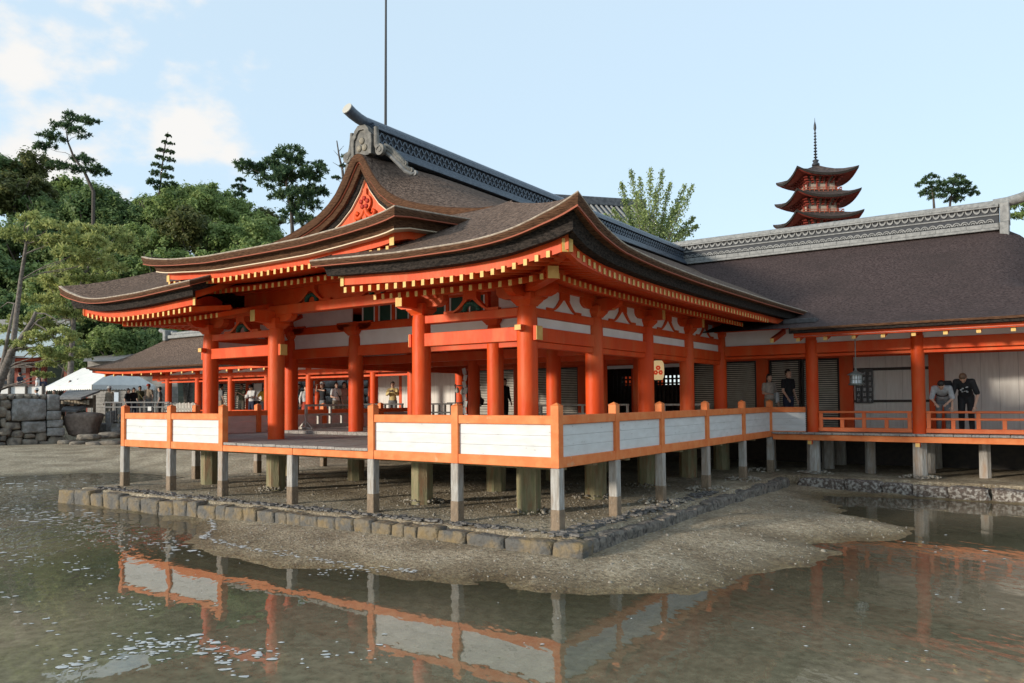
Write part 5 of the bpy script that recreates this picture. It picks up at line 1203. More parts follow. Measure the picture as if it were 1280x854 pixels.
for lv, ze in enumerate(zt):
    hw2 = 4.2 + lv * .2; n = 10
    ez = lambda q, d=0: ze + .95 * abs(q)**2.3
    top = MB(); bot = MB(); fas = MB(); inn_h = .0 if lv == 0 else hw2 * .5; apex = 2.35 if lv == 0 else 1.25
    for k in range(4):
        RQ = Matrix.Rotation(R(90) * k, 3, 'Z')
        def Q(a, b_, c): w_ = RQ @ Vector((a, b_, 0)); return PP(w_.x, w_.y, c)
        rows = []; rows2 = []
        for i in range(n + 1):
            q = -1 + 2 * i / n
            rows.append([Q(q * (hw2 + (inn_h - hw2) * s_), -(hw2 + (inn_h - hw2) * s_), ez(q) * (1 - s_) + (ze + apex) * s_ - .5 * math.sin(math.pi * s_) * (1 if lv == 0 else .5)) for s_ in (0, .15, .35, .55, .75, .9, 1)])
            rows2.append([Q(q * (hw2 - .1 - s_ * (hw2 * .48)), -(hw2 - .1 - s_ * (hw2 * .48)), ez(q) - .42 + (s_ * .55) - (.95 * abs(q)**2.3) * s_) for s_ in (0, .5, 1)])
        top.grid(rows, 0, True); bot.grid(rows2, 0, False)
        fas.grid([[Q(q * hw2, -hw2, ez(q)) for q in np.linspace(-1, 1, n + 1)], [Q(q * (hw2 - .05), -(hw2 - .05), ez(q) - .32) for q in np.linspace(-1, 1, n + 1)]], 0, False)
        fas.grid([[Q(q * (hw2 - .25), -(hw2 - .25), ez(q) - .30) for q in np.linspace(-1, 1, n + 1)], [Q(q * (hw2 - .28), -(hw2 - .28), ez(q) - .46) for q in np.linspace(-1, 1, n + 1)]], 1, False)
    r0_ = O('pagoda_roof', top, PBK, pag); O('soffit', bot, PRED, r0_); O('roof_edge', fas, [BARKD, PRED], r0_)
    bw = 1.95 + lv * .13; bd = MB()
    for k in range(4):
        RQ = Matrix.Rotation(R(90) * k, 3, 'Z')
        def Q3(a, b_, c): w_ = RQ @ Vector((a, b_, 0)); return PP(w_.x, w_.y, c)
        for q in (-1, -.33, .33, 1): bd.tube([Q3(q * bw, -bw, ze - 2.6), Q3(q * bw, -bw, ze + .1)], .14, 6)
        for q in np.linspace(-1, 1, 7):
            for st in range(3): bd.beam(Q3(q * bw * (1 + .12 * st), -bw * (1 + .05 * st), ze - .75 + .28 * st), Q3(q * bw * (1 + .12 * st), -bw * (1.12 + .14 * st), ze - .7 + .28 * st), .3, .2)
    O('pagoda_columns', bd, PRED, r0_)
    O('pagoda_wall', MB().obox(PP(0, 0, ze - 1.2), (bw * 1.9, bw * 1.9, 2.8), PROT), mat('dim_plaster', (.4, .32, .26), rough=.9), pag)
    bc = MB()
    for k in range(4):
        RQ = Matrix.Rotation(R(90) * k, 3, 'Z')
        def Q4(a, b_, c): w_ = RQ @ Vector((a, b_, 0)); return PP(w_.x, w_.y, c)
        for hgt in (-1.55, -1.85, -2.15): bc.beam(Q4(-bw * 1.28, -bw * 1.28, ze + hgt), Q4(bw * 1.28, -bw * 1.28, ze + hgt), .09, .09)
        for q in np.linspace(-1, 1, 9): bc.beam(Q4(q * bw * 1.28, -bw * 1.28, ze - 2.2), Q4(q * bw * 1.28, -bw * 1.28, ze - 1.5), .08, .08, up=(1, .3, 0))
    O('balcony_rail', bc, mat('faded_balcony_red', (.32, .085, .045), rough=.7), pag)
O('pagoda_wall', MB().obox(PP(0, 0, (zt[-1] - 3) / 2), (6, 6, zt[-1] - 3), PROT), VERM, pag)
fz = zt[0] + 2.2; ft = at_d(1019, 146, 108).z; H_ = ft - fz
fin_ = O('finial', MB().lathe([(.55, 0), (.5, .25), (.3, .4), (.45, .7), (.12, .9), (.09, H_ * .7), (.05, H_ * .9), (.02, H_)], PP(0, 0, fz), 10), IRON, pag)
for k in range(9): O('finial_ring', MB().lathe([(.1, -.05), (.27 - .012 * k, -.05), (.27 - .012 * k, .05), (.1, .05)], PP(0, 0, fz + 1.15 + k * .43), 12), IRON, fin_)
O('finial_flame', MB().lathe([(.1, 0), (.2, .3), (.16, .8), (.05, 1.3)], PP(0, 0, fz + H_ * .73), 8), IRON, fin_)
lr0 = at_d(480.5, 320, 36); lr0.z = -.9; lr1 = at_d(482.5, -30, 36)
lr = thing('lightning_rod', 'tall thin lightning rod mast rising behind the tiled ridge', 'lightning rod', lr0)
O('mast', MB().tube([lr0, lr0.lerp(lr1, .6), lr1], [.085, .07, .045], 8), IRON, lr); O('base_plate', MB().box(lr0.x - .3, lr0.x + .3, lr0.y - .3, lr0.y + .3, -1, -.85), STILT, lr)
# ------------------------------------------------------------------ stone wall and things on the far shore at left
GRAN = mat('grey_granite', (.19, .18, .17), (.30, .29, .275), scale=7, rough=.9, bump=1.2, bscale=14, c3=(.12, .105, .085), s3=1.6, lo3=.45, hi3=.65)
GRANT = mat('tan_field_stone', (.16, .13, .10), (.25, .215, .17), scale=5, rough=.9, bump=1.2, bscale=12, c3=(.09, .08, .07), s3=3, lo3=.5, hi3=.65)
wa = at_z(0, 559, -1.98); wb_ = at_z(81, 556, -1.98); wd = (wb_ - wa).normalized(); wn = Vector((wd.y, -wd.x, 0)); wn = wn if wn.dot(fw) < 0 else -wn
def wpx(u, v):
    d = ray(u, v); return CAM + d * ((wa - CAM).dot(wn) / d.dot(wn))
wall = thing('stone_wall', 'sea wall of big squared granite blocks and rough field stones', 'stone wall', wpx(40, 558))
def zst(x0, y0, x1, y1, mt, rough=.05, pw=9, proud=0.):
    p = wpx(x0 / 7.98, 470 + y1 / 7.98); q = wpx(x1 / 7.98, 470 + y0 / 7.98); w = (Vector((q.x, q.y, 0)) - Vector((p.x, p.y, 0))).length; h = q.z - p.z
    c = (p + q) / 2 - wn * (.28 - proud); me = rock_mesh('wall_stone', w * 1.02, .6, h * 1.03, int(x0 * 3 + y0), mt, rough, 4, pw)
    I('wall_stone', me, (c.x, c.y, p.z), (0, 0, math.atan2(wd.y, wd.x)), wall)
for r_ in [(120, 235, 462, 447), (224, 455, 456, 572), (-210, 235, -5, 420)]: zst(*r_, GRAN, .035, 12, .05)
for r_ in [(468, 190, 596, 345), (466, 350, 610, 440), (468, 442, 628, 515), (470, 518, 645, 602)]: zst(*r_, GRAN, .02, 16, .1)
for r_ in [(-5, 240, 112, 330), (-90, 300, 72, 420), (0, 420, 70, 520), (55, 345, 112, 452), (25, 458, 218, 545), (-100, 430, -4, 560), (-10, 520, 120, 600), (112, 545, 240, 620), (235, 572, 365, 628), (0, 590, 68, 655), (355, 565, 470, 660), (68, 612, 232, 728), (232, 628, 384, 722), (-60, 660, 64, 738), (385, 648, 535, 712), (480, 600, 655, 690), (-200, 560, -8, 735), (530, 660, 660, 712)]: zst(*r_, GRANT, .09, 4)
for k in range(8): zst(-160 + k * 80, 186, -85 + k * 80, 238, GRANT, .09, 4)
O('wall_core', MB().obox((wpx(-25, 530) + wpx(72, 530)) / 2 - wn * 1.3 + Vector((0, 0, .05)), ((wpx(72, 530) - wpx(-25, 530)).length, 1.8, 2.3), Matrix((wd, -wn, zz)).transposed()), GRANT, wall)
O('terrace_fill', MB().obox((wpx(-60, 530) + wpx(74, 530)) / 2 - wn * 8 + Vector((0, 0, -.1)), ((wpx(74, 530) - wpx(-60, 530)).length, 14, 2.2), Matrix((wd, -wn, zz)).transposed()), GRANT, wall)
ZT = wpx(40, 495).z
# big tapered stone basin, ledge stones
REDST = mat('dark_red_boulder', (.13, .095, .075), (.22, .165, .13), scale=5, rough=.85, bump=1, bscale=10)
bp0 = at_d(104, 543, 38.5)
bas = O('stone_basin', MB(), REDST); bas.data = rock_mesh('stone_basin', 1.75, 1.1, 1.15, 4, REDST, .075, 5, 8)
for v in bas.data.vertices: k = .74 + .26 * (v.co.z / 1.15); v.co.x *= k; v.co.y *= k
bas.location = (bp0.x, bp0.y, bp0.z - .1); bas.rotation_euler = (0, 0, math.atan2(rt.y, rt.x)); tag(bas, 'dark reddish stone basin with tapered sides beside the sea wall', 'stone basin')
sw = thing('stone_ledge', 'low ledge of flat stones and rubble at the foot of the steps', 'stone ledge', at_d(125, 556, 37))
for i, (u, v, w, h, dp) in enumerate([(112, 549, 1.0, .3, 37.5), (138, 547, 1.1, .32, 38), (160, 546, 1.2, .3, 38.5), (120, 557, .8, .25, 36.5), (140, 556, 1.0, .28, 36.6), (98, 556, .7, .22, 37), (84, 556, .6, .3, 37.2), (165, 556, 1.2, .25, 37.5), (108, 560, .5, .16, 36)]):
    p = at_d(u, v, dp); I('ledge_stone', rock_mesh('ledge_stone', w, .8, h, i + 300, GRANT, .09, 3, 4), (p.x, p.y, p.z - .05), (0, 0, math.atan2(rt.y, rt.x) + .1), sw)
for u, v0, v1, w, dp in ((139, 548, 514, .42, 40), (147, 548, 529, .5, 39), (128, 545, 529, .55, 40.5), (160, 548, 520, .8, 41)):
    p = at_d(u, v0, dp); q = at_d(u, v1, dp); I('ledge_stone', rock_mesh('ledge_stone', w, .5, q.z - p.z, int(u), GRAN, .03, 3, 10), p, (0, 0, math.atan2(rt.y, rt.x)), sw)
IMR = Matrix((rt, fw, zz)).transposed()
WOOD = mat('brown_old_wood', (.10, .065, .04), (.17, .115, .075), scale=6, rough=.8, bump=.5, bscale=15)
GROOF = mat('grey_shingle', (.17, .165, .16), (.25, .24, .235), scale=8, rough=.85, bump=.6)
nbd = thing('notice_rack', 'small wooden rack with two sloped grey roofs behind the sea wall', 'notice rack', at_d(98, 530, 39.5))
for (ua, va, ub, vb, uc, vc, ud, vd) in [(73, 497, 101, 497, 125, 488, 84, 488), (76, 512, 95, 513, 114, 505, 82, 506)]:
    a, b_, c, d_ = at_d(ua, va, 39), at_d(ub, vb, 39), at_d(uc, vc, 40.2), at_d(ud, vd, 40.2); th = Vector((0, 0, -.1))
    O('rack_roof', MB().add([a, b_, c, d_, a + th, b_ + th, c + th, d_ + th], [(0, 1, 2, 3), (7, 6, 5, 4), (0, 4, 5, 1), (1, 5, 6, 2), (2, 6, 7, 3), (3, 7, 4, 0)]), GROOF, nbd)
for u in (80, 98, 118):
    p = at_d(u, 532, 39.8); q = at_d(u, 494, 39.8); O('rack_post', MB().obox((p + q) / 2, (.1, .1, q.z - p.z), IMR), WOOD, nbd)
for k in range(9):
    p = at_d(78 + k * 4, 503, 39.6); O('wooden_plaque', MB().obox(p, (.13, .03, .16 + .04 * (k % 3)), IMR), mat('pale_plaque', (.4, .33, .24), rough=.8), nbd)
O('rack_board', MB().obox(at_d(98, 504, 39.9), (1.6, .04, .5), IMR), WOOD, nbd)
# tent with scalloped valance
TENT = mat('white_tent_canvas', (.74, .72, .68), (.66, .65, .62), scale=3, rough=.75)
zg = -.95
tn0 = at_d(115, 481, 43); te = tn0.z; L0 = at_d(57, 483, 46.5); R0 = at_d(194, 480, 46.5)
for q in (L0, R0): q.z = te
B0 = L0 + R0 - tn0
tent = thing('event_tent', 'white canvas event tent with scalloped valance beside the corridor end', 'tent', Vector((tn0.x, tn0.y, zg)))
r1 = ((L0 + B0) / 2).lerp((tn0 + R0) / 2, .10); r2_ = ((L0 + B0) / 2).lerp((tn0 + R0) / 2, .90); r1.z = r2_.z = at_d(100, 459, 46.5).z
O('canopy', MB().add([tn0, L0, r1, r2_, R0, B0], [(0, 1, 2, 3), (0, 3, 4), (4, 3, 2, 5), (5, 2, 1)]), TENT, tent)
def valance(p, q):
    n = 22; mb = MB(); top_ = []; bot_ = []
    for k in range(n * 4 + 1):
        s_ = k / (n * 4); w_ = p.lerp(q, s_); top_.append(w_ + Vector((0, 0, -.002))); bot_.append(w_ - Vector((0, 0, .22 + .07 * abs(math.sin(math.pi * s_ * n)))))
    mb.grid([top_, bot_], 0, False); O('valance', mb, TENT, tent)
valance(tn0, L0); valance(tn0, R0); valance(L0, B0); valance(R0, B0)
for p in (tn0, L0, R0, B0): O('tent_pole', MB().tube([(p.x, p.y, zg), (p.x, p.y, te)], .03, 6), GREYW, tent)
# far hall with pale copper roof
COP = mat('pale_copper_roof', (.30, .36, .37), (.40, .44, .43), scale=5, rough=.6)
DRED = mat('dark_red_timber', (.20, .03, .015), (.26, .045, .02), scale=4, rough=.6)
fh = thing('far_hall', 'far hall with pale blue grey copper roof behind the leaning pine', 'shrine hall', Vector((at_d(30, 505, 56).x, at_d(30, 505, 56).y, zg)))
def strip_roof(par, ua, ub, vr, pts, dep, mt, nm):
    mb = MB(); n = 16; G = []
    for i in range(n + 1):
        s_ = i / n; col_ = []
        for (du, v, dd3, upc) in pts:
            u = ua + (ub + du - ua) * s_; col_.append(at_d(u, v - upc * max(0, (s_ - .75) / .25)**2, dep + dd3))
        G.append(col_)
    mb.grid(G, 0, True); return O(nm, mb, mt, par)
strip_roof(fh, -60, 88, 404, [(0, 405, 4, 0), (-4, 416, 2.8, 2), (-8, 430, 1.6, 6), (-6, 440, .8, 12), (-10, 447, 0, 20)], 54, COP, 'copper_roof')
strip_roof(fh, -60, 80, 0, [(0, 447.5, .3, 20), (0, 451, .3, 20), (0, 452, 2.5, 8)], 54, DRED, 'eave_board')
O('ridge_beam', MB().beam(at_d(-60, 404, 58), at_d(89, 404, 58), .4, .5), TILEL, fh)
O('wall', MB().obox((at_d(-60, 480, 57) + at_d(42, 480, 57)) / 2 + Vector((0, 0, .4)), ((at_d(42, 480, 57) - at_d(-60, 480, 57)).length, .2, 4.2), IMR), PLASTER, fh)
for u in (-8, 8, 22, 36, 44, 55): p = at_d(u, 480, 56.7); O('wall_post', MB().obox(Vector((p.x, p.y, 1.0)), (.28, .3, 4.0), IMR), DRED, fh)
for v in (452, 458, 468, 474, 479): p = at_d(-2, v, 56.72); O('wall_rail', MB().obox(p, (5.2, .08, .12), IMR), DRED, fh)
kg = thing('gabled_gate', 'dark brown curved gable roof peeking above the white tent', 'gate roof', Vector((at_d(110, 500, 57).x, at_d(110, 500, 57).y, zg)))
g1 = []
for s_ in np.linspace(0, 1, 9):
    u = 97 + 27 * s_; v = 426 + 26 * (s_**.75); g1.append((u, v))
O('gable_roof', MB().grid([[at_d(u, v, 55) for u, v in g1], [at_d(u - 1, v + 4, 55) for u, v in g1], [at_d(u - 6, v + 4, 60) for u, v in g1]], 0, True), BARKE, kg)
O('gable_roof', MB().grid([[at_d(97 - (u - 97), v, 55) for u, v in g1], [at_d(97 - (u - 97) + 1, v + 4, 55) for u, v in g1], [at_d(97 - (u - 97) - 6, v + 4, 60) for u, v in g1]], 0, True), BARKE, kg)
O('gable_panel', MB().add([at_d(97, 430, 55.6), at_d(122, 454, 55.6), at_d(72, 454, 55.6)], [(0, 1, 2)]), DRED, kg)
for u in (84, 112): p = at_d(u, 470, 56); O('gate_post', MB().obox(Vector((p.x, p.y, .9)), (.3, .3, 3.7), IMR), DRED, kg)
# white panelled parapet on the sea wall
pr = thing('panel_parapet', 'pale panelled parapet with dark frame standing above the sea wall', 'parapet', at_d(20, 497, 44))
for k in range(4):
    u = -20 + k * 21; p = at_d(u - 10, 496, 44); q = at_d(u + 10, 483, 44); O('panel', MB().obox((p + q) / 2, ((q - p).dot(rt), .05, .6), IMR), PLASTER, pr)
    O('parapet_post', MB().obox(at_d(u + 10.6, 489, 43.9), (.09, .1, .85), IMR), DARKW, pr)
O('parapet_rail', MB().beam(at_d(-32, 481.5, 43.9), at_d(43, 481.5, 43.9), .1, .09), DARKW, pr); O('parapet_rail', MB().beam(at_d(-32, 493, 43.85), at_d(43, 493, 43.85), .08, .07), DARKW, pr)
# black railings near the tent
bf = thing('black_railing', 'black metal railing between the tent and the corridor', 'railing', at_d(170, 530, 38))
for v in (503, 509): O('rail', MB().beam(at_d(131, v, 38), at_d(212, v, 36.5), .05, .06), IRON, bf)
for k in range(13):
    u = 132 + k * 6.6; dp = 38 - k * .115; O('rail_post', MB().tube([at_d(u, 503, dp), at_d(u, 528, dp)], .022, 6), IRON, bf)
O('notice_card', MB().obox(at_d(187, 511, 36.8), (.16, .02, .2), IMR), PLASTER, bf)
stb = thing('sign_board', 'narrow white sign board on a stand near the tent', 'sign', at_d(145, 520, 38.8)); O('board', MB().obox(at_d(145.5, 497, 38.8), (.22, .03, .52), IMR), mat('pale_blue_sign', (.55, .62, .68), rough=.6), stb); O('stand', MB().obox(at_d(145.5, 514, 38.82), (.05, .05, .7), IMR), IRON, stb)
# background timber wall of the buildings behind the tent
bw_ = thing('timber_house', 'weathered horizontal boarded house behind the white tent', 'house', Vector((at_d(165, 500, 52).x, at_d(165, 500, 52).y, zg)))
for k in range(16):
    p = at_d(110, 516 - k * 4.2, 52); q = at_d(222, 516 - k * 4.2, 50); O('wall_plank', MB().beam(p, q, .08, .21), mat('dull_grey_board', (.20, .185, .165), (.28, .26, .235), scale=4, rough=.8), bw_)
O('house_roof', MB().add([at_d(104, 452, 51), at_d(226, 450, 49), at_d(222, 440, 53), at_d(108, 442, 55)], [(0, 1, 2, 3)]), GROOF, bw_)
# rough stone retaining wall seen through the halls
rw_ = thing('retaining_wall', 'dark rough stone retaining wall behind the corridor visitors', 'stone wall', Vector((at_d(400, 520, 44).x, at_d(400, 520, 44).y, -1.2)))
rnd = random.Random(21); v = 522
while v > 466:
    h = rnd.uniform(8, 12); u = 296 + rnd.uniform(-8, 0)
    while u < 492:
        w = rnd.uniform(9, 20); dp = 40; p = at_d(u, v, dp); q = at_d(u + w, v - h, dp)
        I('wall_stone', rock_mesh('wall_stone', (q - p).dot(rt) * 1.03, .6, (q.z - p.z) * 1.04, int(u * 7 + v), GRAN, .1, 2, 4), ((p.x + q.x) / 2, (p.y + q.y) / 2, p.z), (0, 0, math.atan2(rt.y, rt.x)), rw_)
        u += w
    v -= h
# ------------------------------------------------------------------ small furnishings
rbx = lambda mb, p0, p1, w, h: mb.beam(p0, p1, w, h, 0, .004)
# grey wooden barrier stand inside the hall
p0 = Vector((CX[0] + .12, RY[1] + .42, ZD + .086)); p1 = Vector((CX[0] + .12, RY[2] - .3, ZD + .086)); bar = thing('wooden_barrier', 'free standing silver grey wooden barrier on the hall floor', 'barrier', (p0 + p1) / 2); ex = (p1 - p0).normalized(); ey = Vector((-ex.y, ex.x, 0)); Lb = (p1 - p0).length
for z_, nm in ((.66, 'top_rail'), (.40, 'middle_rail'), (.08, 'base_rail')): O(nm, MB().beam(p0 + Vector((0, 0, z_)) - ex * .04, p1 + Vector((0, 0, z_)) + ex * .04, .06, .06 if z_ > .1 else .12, 0, .006), GREYW, bar)
for k in range(5):
    q = p0 + ex * (Lb * k / 4); O('barrier_post', MB().beam(q + Vector((0, 0, .14)), q + Vector((0, 0, .63 if k % 2 == 0 else .37)), .065, .06, up=ex), GREYW, bar)
for k in (0, 1):
    q = p0 if k == 0 else p1; O('foot', MB().beam(q - ey * .28 + Vector((0, 0, .03)), q + ey * .28 + Vector((0, 0, .03)), .08, .06, 0, .01), GREYW, bar)
    for s_ in (1, -1): O('foot_brace', MB().beam(q + ey * .24 * s_ + Vector((0, 0, .06)), q + Vector((0, 0, .24)), .05, .04), GREYW, bar)
def low_rail(name, label, x0, x1, y, mt, top, n, zb=ZD):
    t_ = thing(name, label, 'railing', ((x0 + x1) / 2, y, zb))
    for z_ in (top, (top + zb) / 2 + .08, zb + .12): O('rail', MB().box(x0, x1, y - .035, y + .035, z_ - .055, z_, 0, .006), mt, t_)
    for k in range(n + 1):
        x = x0 + .05 + (x1 - x0 - .1) * k / n; O('baluster', MB().box(x - .035, x + .035, y - .03, y + .03, zb, top - .056, 0, .004), mt, t_)
    return t_
low_rail('railing', 'silver grey wooden railing between the open hall and the slatted shutters', -8.1, -4.15, 11.0, GREYW, -.10, 5)
low_rail('railing', 'silver grey wooden railing near the hanging paper lantern', -3.72, -1.62, 10.96, GREYW, -.10, 3)
low_rail('railing', 'black lacquered railing in front of the visitor in a yellow jacket', -15.9, -13.2, 10.9, DARKW, -.05, 3)
low_rail('railing', 'black lacquered railing with close balusters before the pale boarded wall', -12.9, -10.9, 10.9, DARKW, -.05, 7)
# offering stand with hanging metal fittings
sp = at_y(582, 500, 9.6); st = thing('offering_stand', 'dark metal rack with shelves and a white paper streamer inside the hall', 'stand', (sp.x, sp.y, ZD))
for dx in (-.42, -.1, .3, .55): O('stand_post', MB().tube([(sp.x + dx, sp.y, ZD), (sp.x + dx, sp.y, .62 - .1 * abs(dx))], .022, 6), IRON, st)
O('shelf', MB().box(sp.x - .62, sp.x + .25, sp.y - .2, sp.y + .2, -.06, -.02), DARKW, st); O('shelf', MB().box(sp.x + .2, sp.x + .75, sp.y - .18, sp.y + .18, -.12, -.08), DARKW, st); O('top_bar', MB().box(sp.x - .45, sp.x + .6, sp.y - .02, sp.y + .02, .5, .54), IRON, st)
for k in range(5): O('hanging_fitting', MB().lathe([(.01, .1), (.05, .05), (.07, -.05), (.02, -.1)], (sp.x - .3 + k * .2, sp.y - .05, .38 - .05 * (k % 2)), 8), GREYW, st)
O('brazier', MB().lathe([(.1, -.1), (.2, 0), (.22, .12), (.12, .2), (.1, .4), (.02, .6)], (sp.x + .5, sp.y - .02, -.06), 10), IRON, st)
zg_ = MB()
for k in range(9): zg_.obox((sp.x + .12 + .04 * (k % 2), sp.y - .22, -.7 + k * .21), (.14, .015, .2), Euler((0, R(14 if k % 2 else -14), 0)).to_matrix())
O('paper_streamer', zg_, mat('white_paper', (.72, .70, .66), rough=.8), st)
# paper lantern
PAP = mat('cream_paper', (.66, .53, .33), (.60, .47, .28), scale=14, rough=.7)
PAP.node_tree.nodes['Principled BSDF'].inputs['Emission Color'].default_value = (1, .72, .36, 1); PAP.node_tree.nodes['Principled BSDF'].inputs['Emission Strength'].default_value = .22   # lit paper lantern
lp = Vector((-3.19, 11.0, .885)); la = thing('paper_lantern', 'cream paper lantern printed with red crest hanging in the hall', 'lantern', lp)
prof = [(.09, -.29), (.13, -.27), (.165, -.2), (.175, -.1), (.178, 0), (.175, .1), (.165, .2), (.13, .27), (.09, .29)]
pr2 = []
for k in range(len(prof) - 1):
    (r0, z0), (r1, z1) = prof[k], prof[k + 1]
    for q in (0, .5): pr2.append((r0 + (r1 - r0) * q - (.004 if q else 0), z0 + (z1 - z0) * q))
pr2.append(prof[-1])
O('paper_shade', MB().lathe(pr2, lp, 24), PAP, la); O('rim', MB().lathe([(.1, -.31), (.1, -.285)], lp, 16), DARKW, la); O('rim', MB().lathe([(.1, .285), (.1, .31)], lp, 16), DARKW, la)
O('cord', MB().tube([lp + Vector((0, 0, .31)), lp + Vector((0, 0, .62))], .01, 6), DARKW, la)
dn = (CAM - lp); dn.z = 0; a0 = math.atan2(dn.y, dn.x); cst = MB()
for (s_, z_) in ((-.42, -.07), (.42, -.07), (0, .065)):
    k = 6; A = []; B = []
    for i in range(k + 1):
        t_ = 2 * math.pi * i / k
        for lst, rr4 in ((A, .075), (B, .018)):
            aa_ = a0 + s_ + rr4 * math.cos(t_) / .176; zq = z_ + rr4 * math.sin(t_); lst.append(lp + Vector((.182 * math.cos(aa_), .182 * math.sin(aa_), zq)))
    cst.grid([A, B], 0, False)
RP = mat('red_print', (.60, .04, .015), rough=.7); RP.node_tree.nodes['Principled BSDF'].inputs['Emission Color'].default_value = (1, .09, .03, 1); RP.node_tree.nodes['Principled BSDF'].inputs['Emission Strength'].default_value = .16
O('red_crest', cst, RP, la)
# small metal hanging lantern under the eave of the long hall
hl = Vector((2.34, 10.3, .355)); ha = thing('hanging_lantern', 'small bronze hanging lantern with white panes under the long hall eave', 'lantern', hl)
VER = mat('aged_bronze', (.12, .13, .11), (.2, .21, .19), scale=20, rough=.5, metal=.4)
O('lantern_roof', MB().lathe([(.21, .235), (.205, .25), (.12, .30), (.05, .33), (.03, .37), (.02, .40)], hl, 6), VER, ha); O('base_plate', MB().lathe([(.13, -.02), (.18, 0), (.17, .03), (.14, .035)], hl, 6), VER, ha)
O('pane', MB().lathe([(.125, .036), (.125, .234)], hl, 6), mat('white_pane', (.75, .76, .76), rough=.4), ha)
fr = MB()
for k in range(6):
    a = R(60 * k); fr.tube([hl + Vector((.135 * math.cos(a), .135 * math.sin(a), .03)), hl + Vector((.135 * math.cos(a), .135 * math.sin(a), .236))], .012, 5)
    a2 = R(60 * k + 30); fr.tube([hl + Vector((.122 * math.cos(a2), .122 * math.sin(a2), .03)), hl + Vector((.122 * math.cos(a2), .122 * math.sin(a2), .236))], .007, 4)
fr.lathe([(.14, .125), (.14, .14)], hl, 6)
O('lantern_frame', fr, VER, ha); O('chain', MB().tube([hl + Vector((0, 0, .4)), hl + Vector((0, 0, 1.24))], .012, 6), VER, ha)
# ------------------------------------------------------------------ people
SKIN = mat('skin', (.50, .30, .21), rough=.55); HAIRB = mat('black_hair', (.012, .010, .009), (.03, .024, .02), scale=60, rough=.55); HAIRN = mat('brown_hair', (.06, .032, .018), (.1, .055, .03), scale=60, rough=.55)
CLO = {}
def cloth(nm, c):
    if nm not in CLO: CLO[nm] = mat('cloth_' + nm, c, tuple(q * .75 for q in c), scale=14, rough=.85, bump=.3, bscale=20)
    return CLO[nm]
def capsule(mb, p, q, r0, r1, n=10):
    p = Vector(p); q = Vector(q); d = (q - p); L = d.length
    if L < 1e-5: d = Vector((0, 0, 1)); L = 1e-4
    d = d.normalized(); path = []; rad = []
    for k in range(4): a = math.pi / 2 * k / 4; path.append(p - d * r0 * math.cos(a)); rad.append(max(.0008, r0 * math.sin(a)))
    path += [p, q]; rad += [r0, r1]
    for k in range(1, 5): a = math.pi / 2 * k / 4; path.append(q + d * r1 * math.sin(a)); rad.append(max(.0008, r1 * math.cos(a)))
    mb.tube(path, rad, n)
def ellip(mb, c, rx, ry, rz, M3=None, n=14):
    prof = [(math.sin(math.pi * k / 10), -math.cos(math.pi * k / 10)) for k in range(11)]; prof[0] = (.01, -1); prof[-1] = (.01, 1)
    b0 = len(mb.v); mb.lathe(prof, (0, 0, 0), n); M3 = M3 or Matrix.Identity(3)
    mb.v[b0:] = [tuple(Vector(c) + M3 @ Vector((p[0] * rx, p[1] * ry, p[2] * rz))) for p in mb.v[b0:]]
def remesh(mb, voxel, name):
    me = mb.mesh(name, SKIN); o = bpy.data.objects.new(name, me); COL.objects.link(o)
    md = o.modifiers.new('r', 'REMESH'); md.mode = 'VOXEL'; md.voxel_size = voxel; s_ = o.modifiers.new('s', 'SMOOTH'); s_.iterations = 3; s_.factor = .5
    dg = bpy.context.evaluated_depsgraph_get(); r_ = bpy.data.meshes.new_from_object(o.evaluated_get(dg)); bpy.data.objects.remove(o)
    for p in r_.polygons: p.use_smooth = True
    return r_
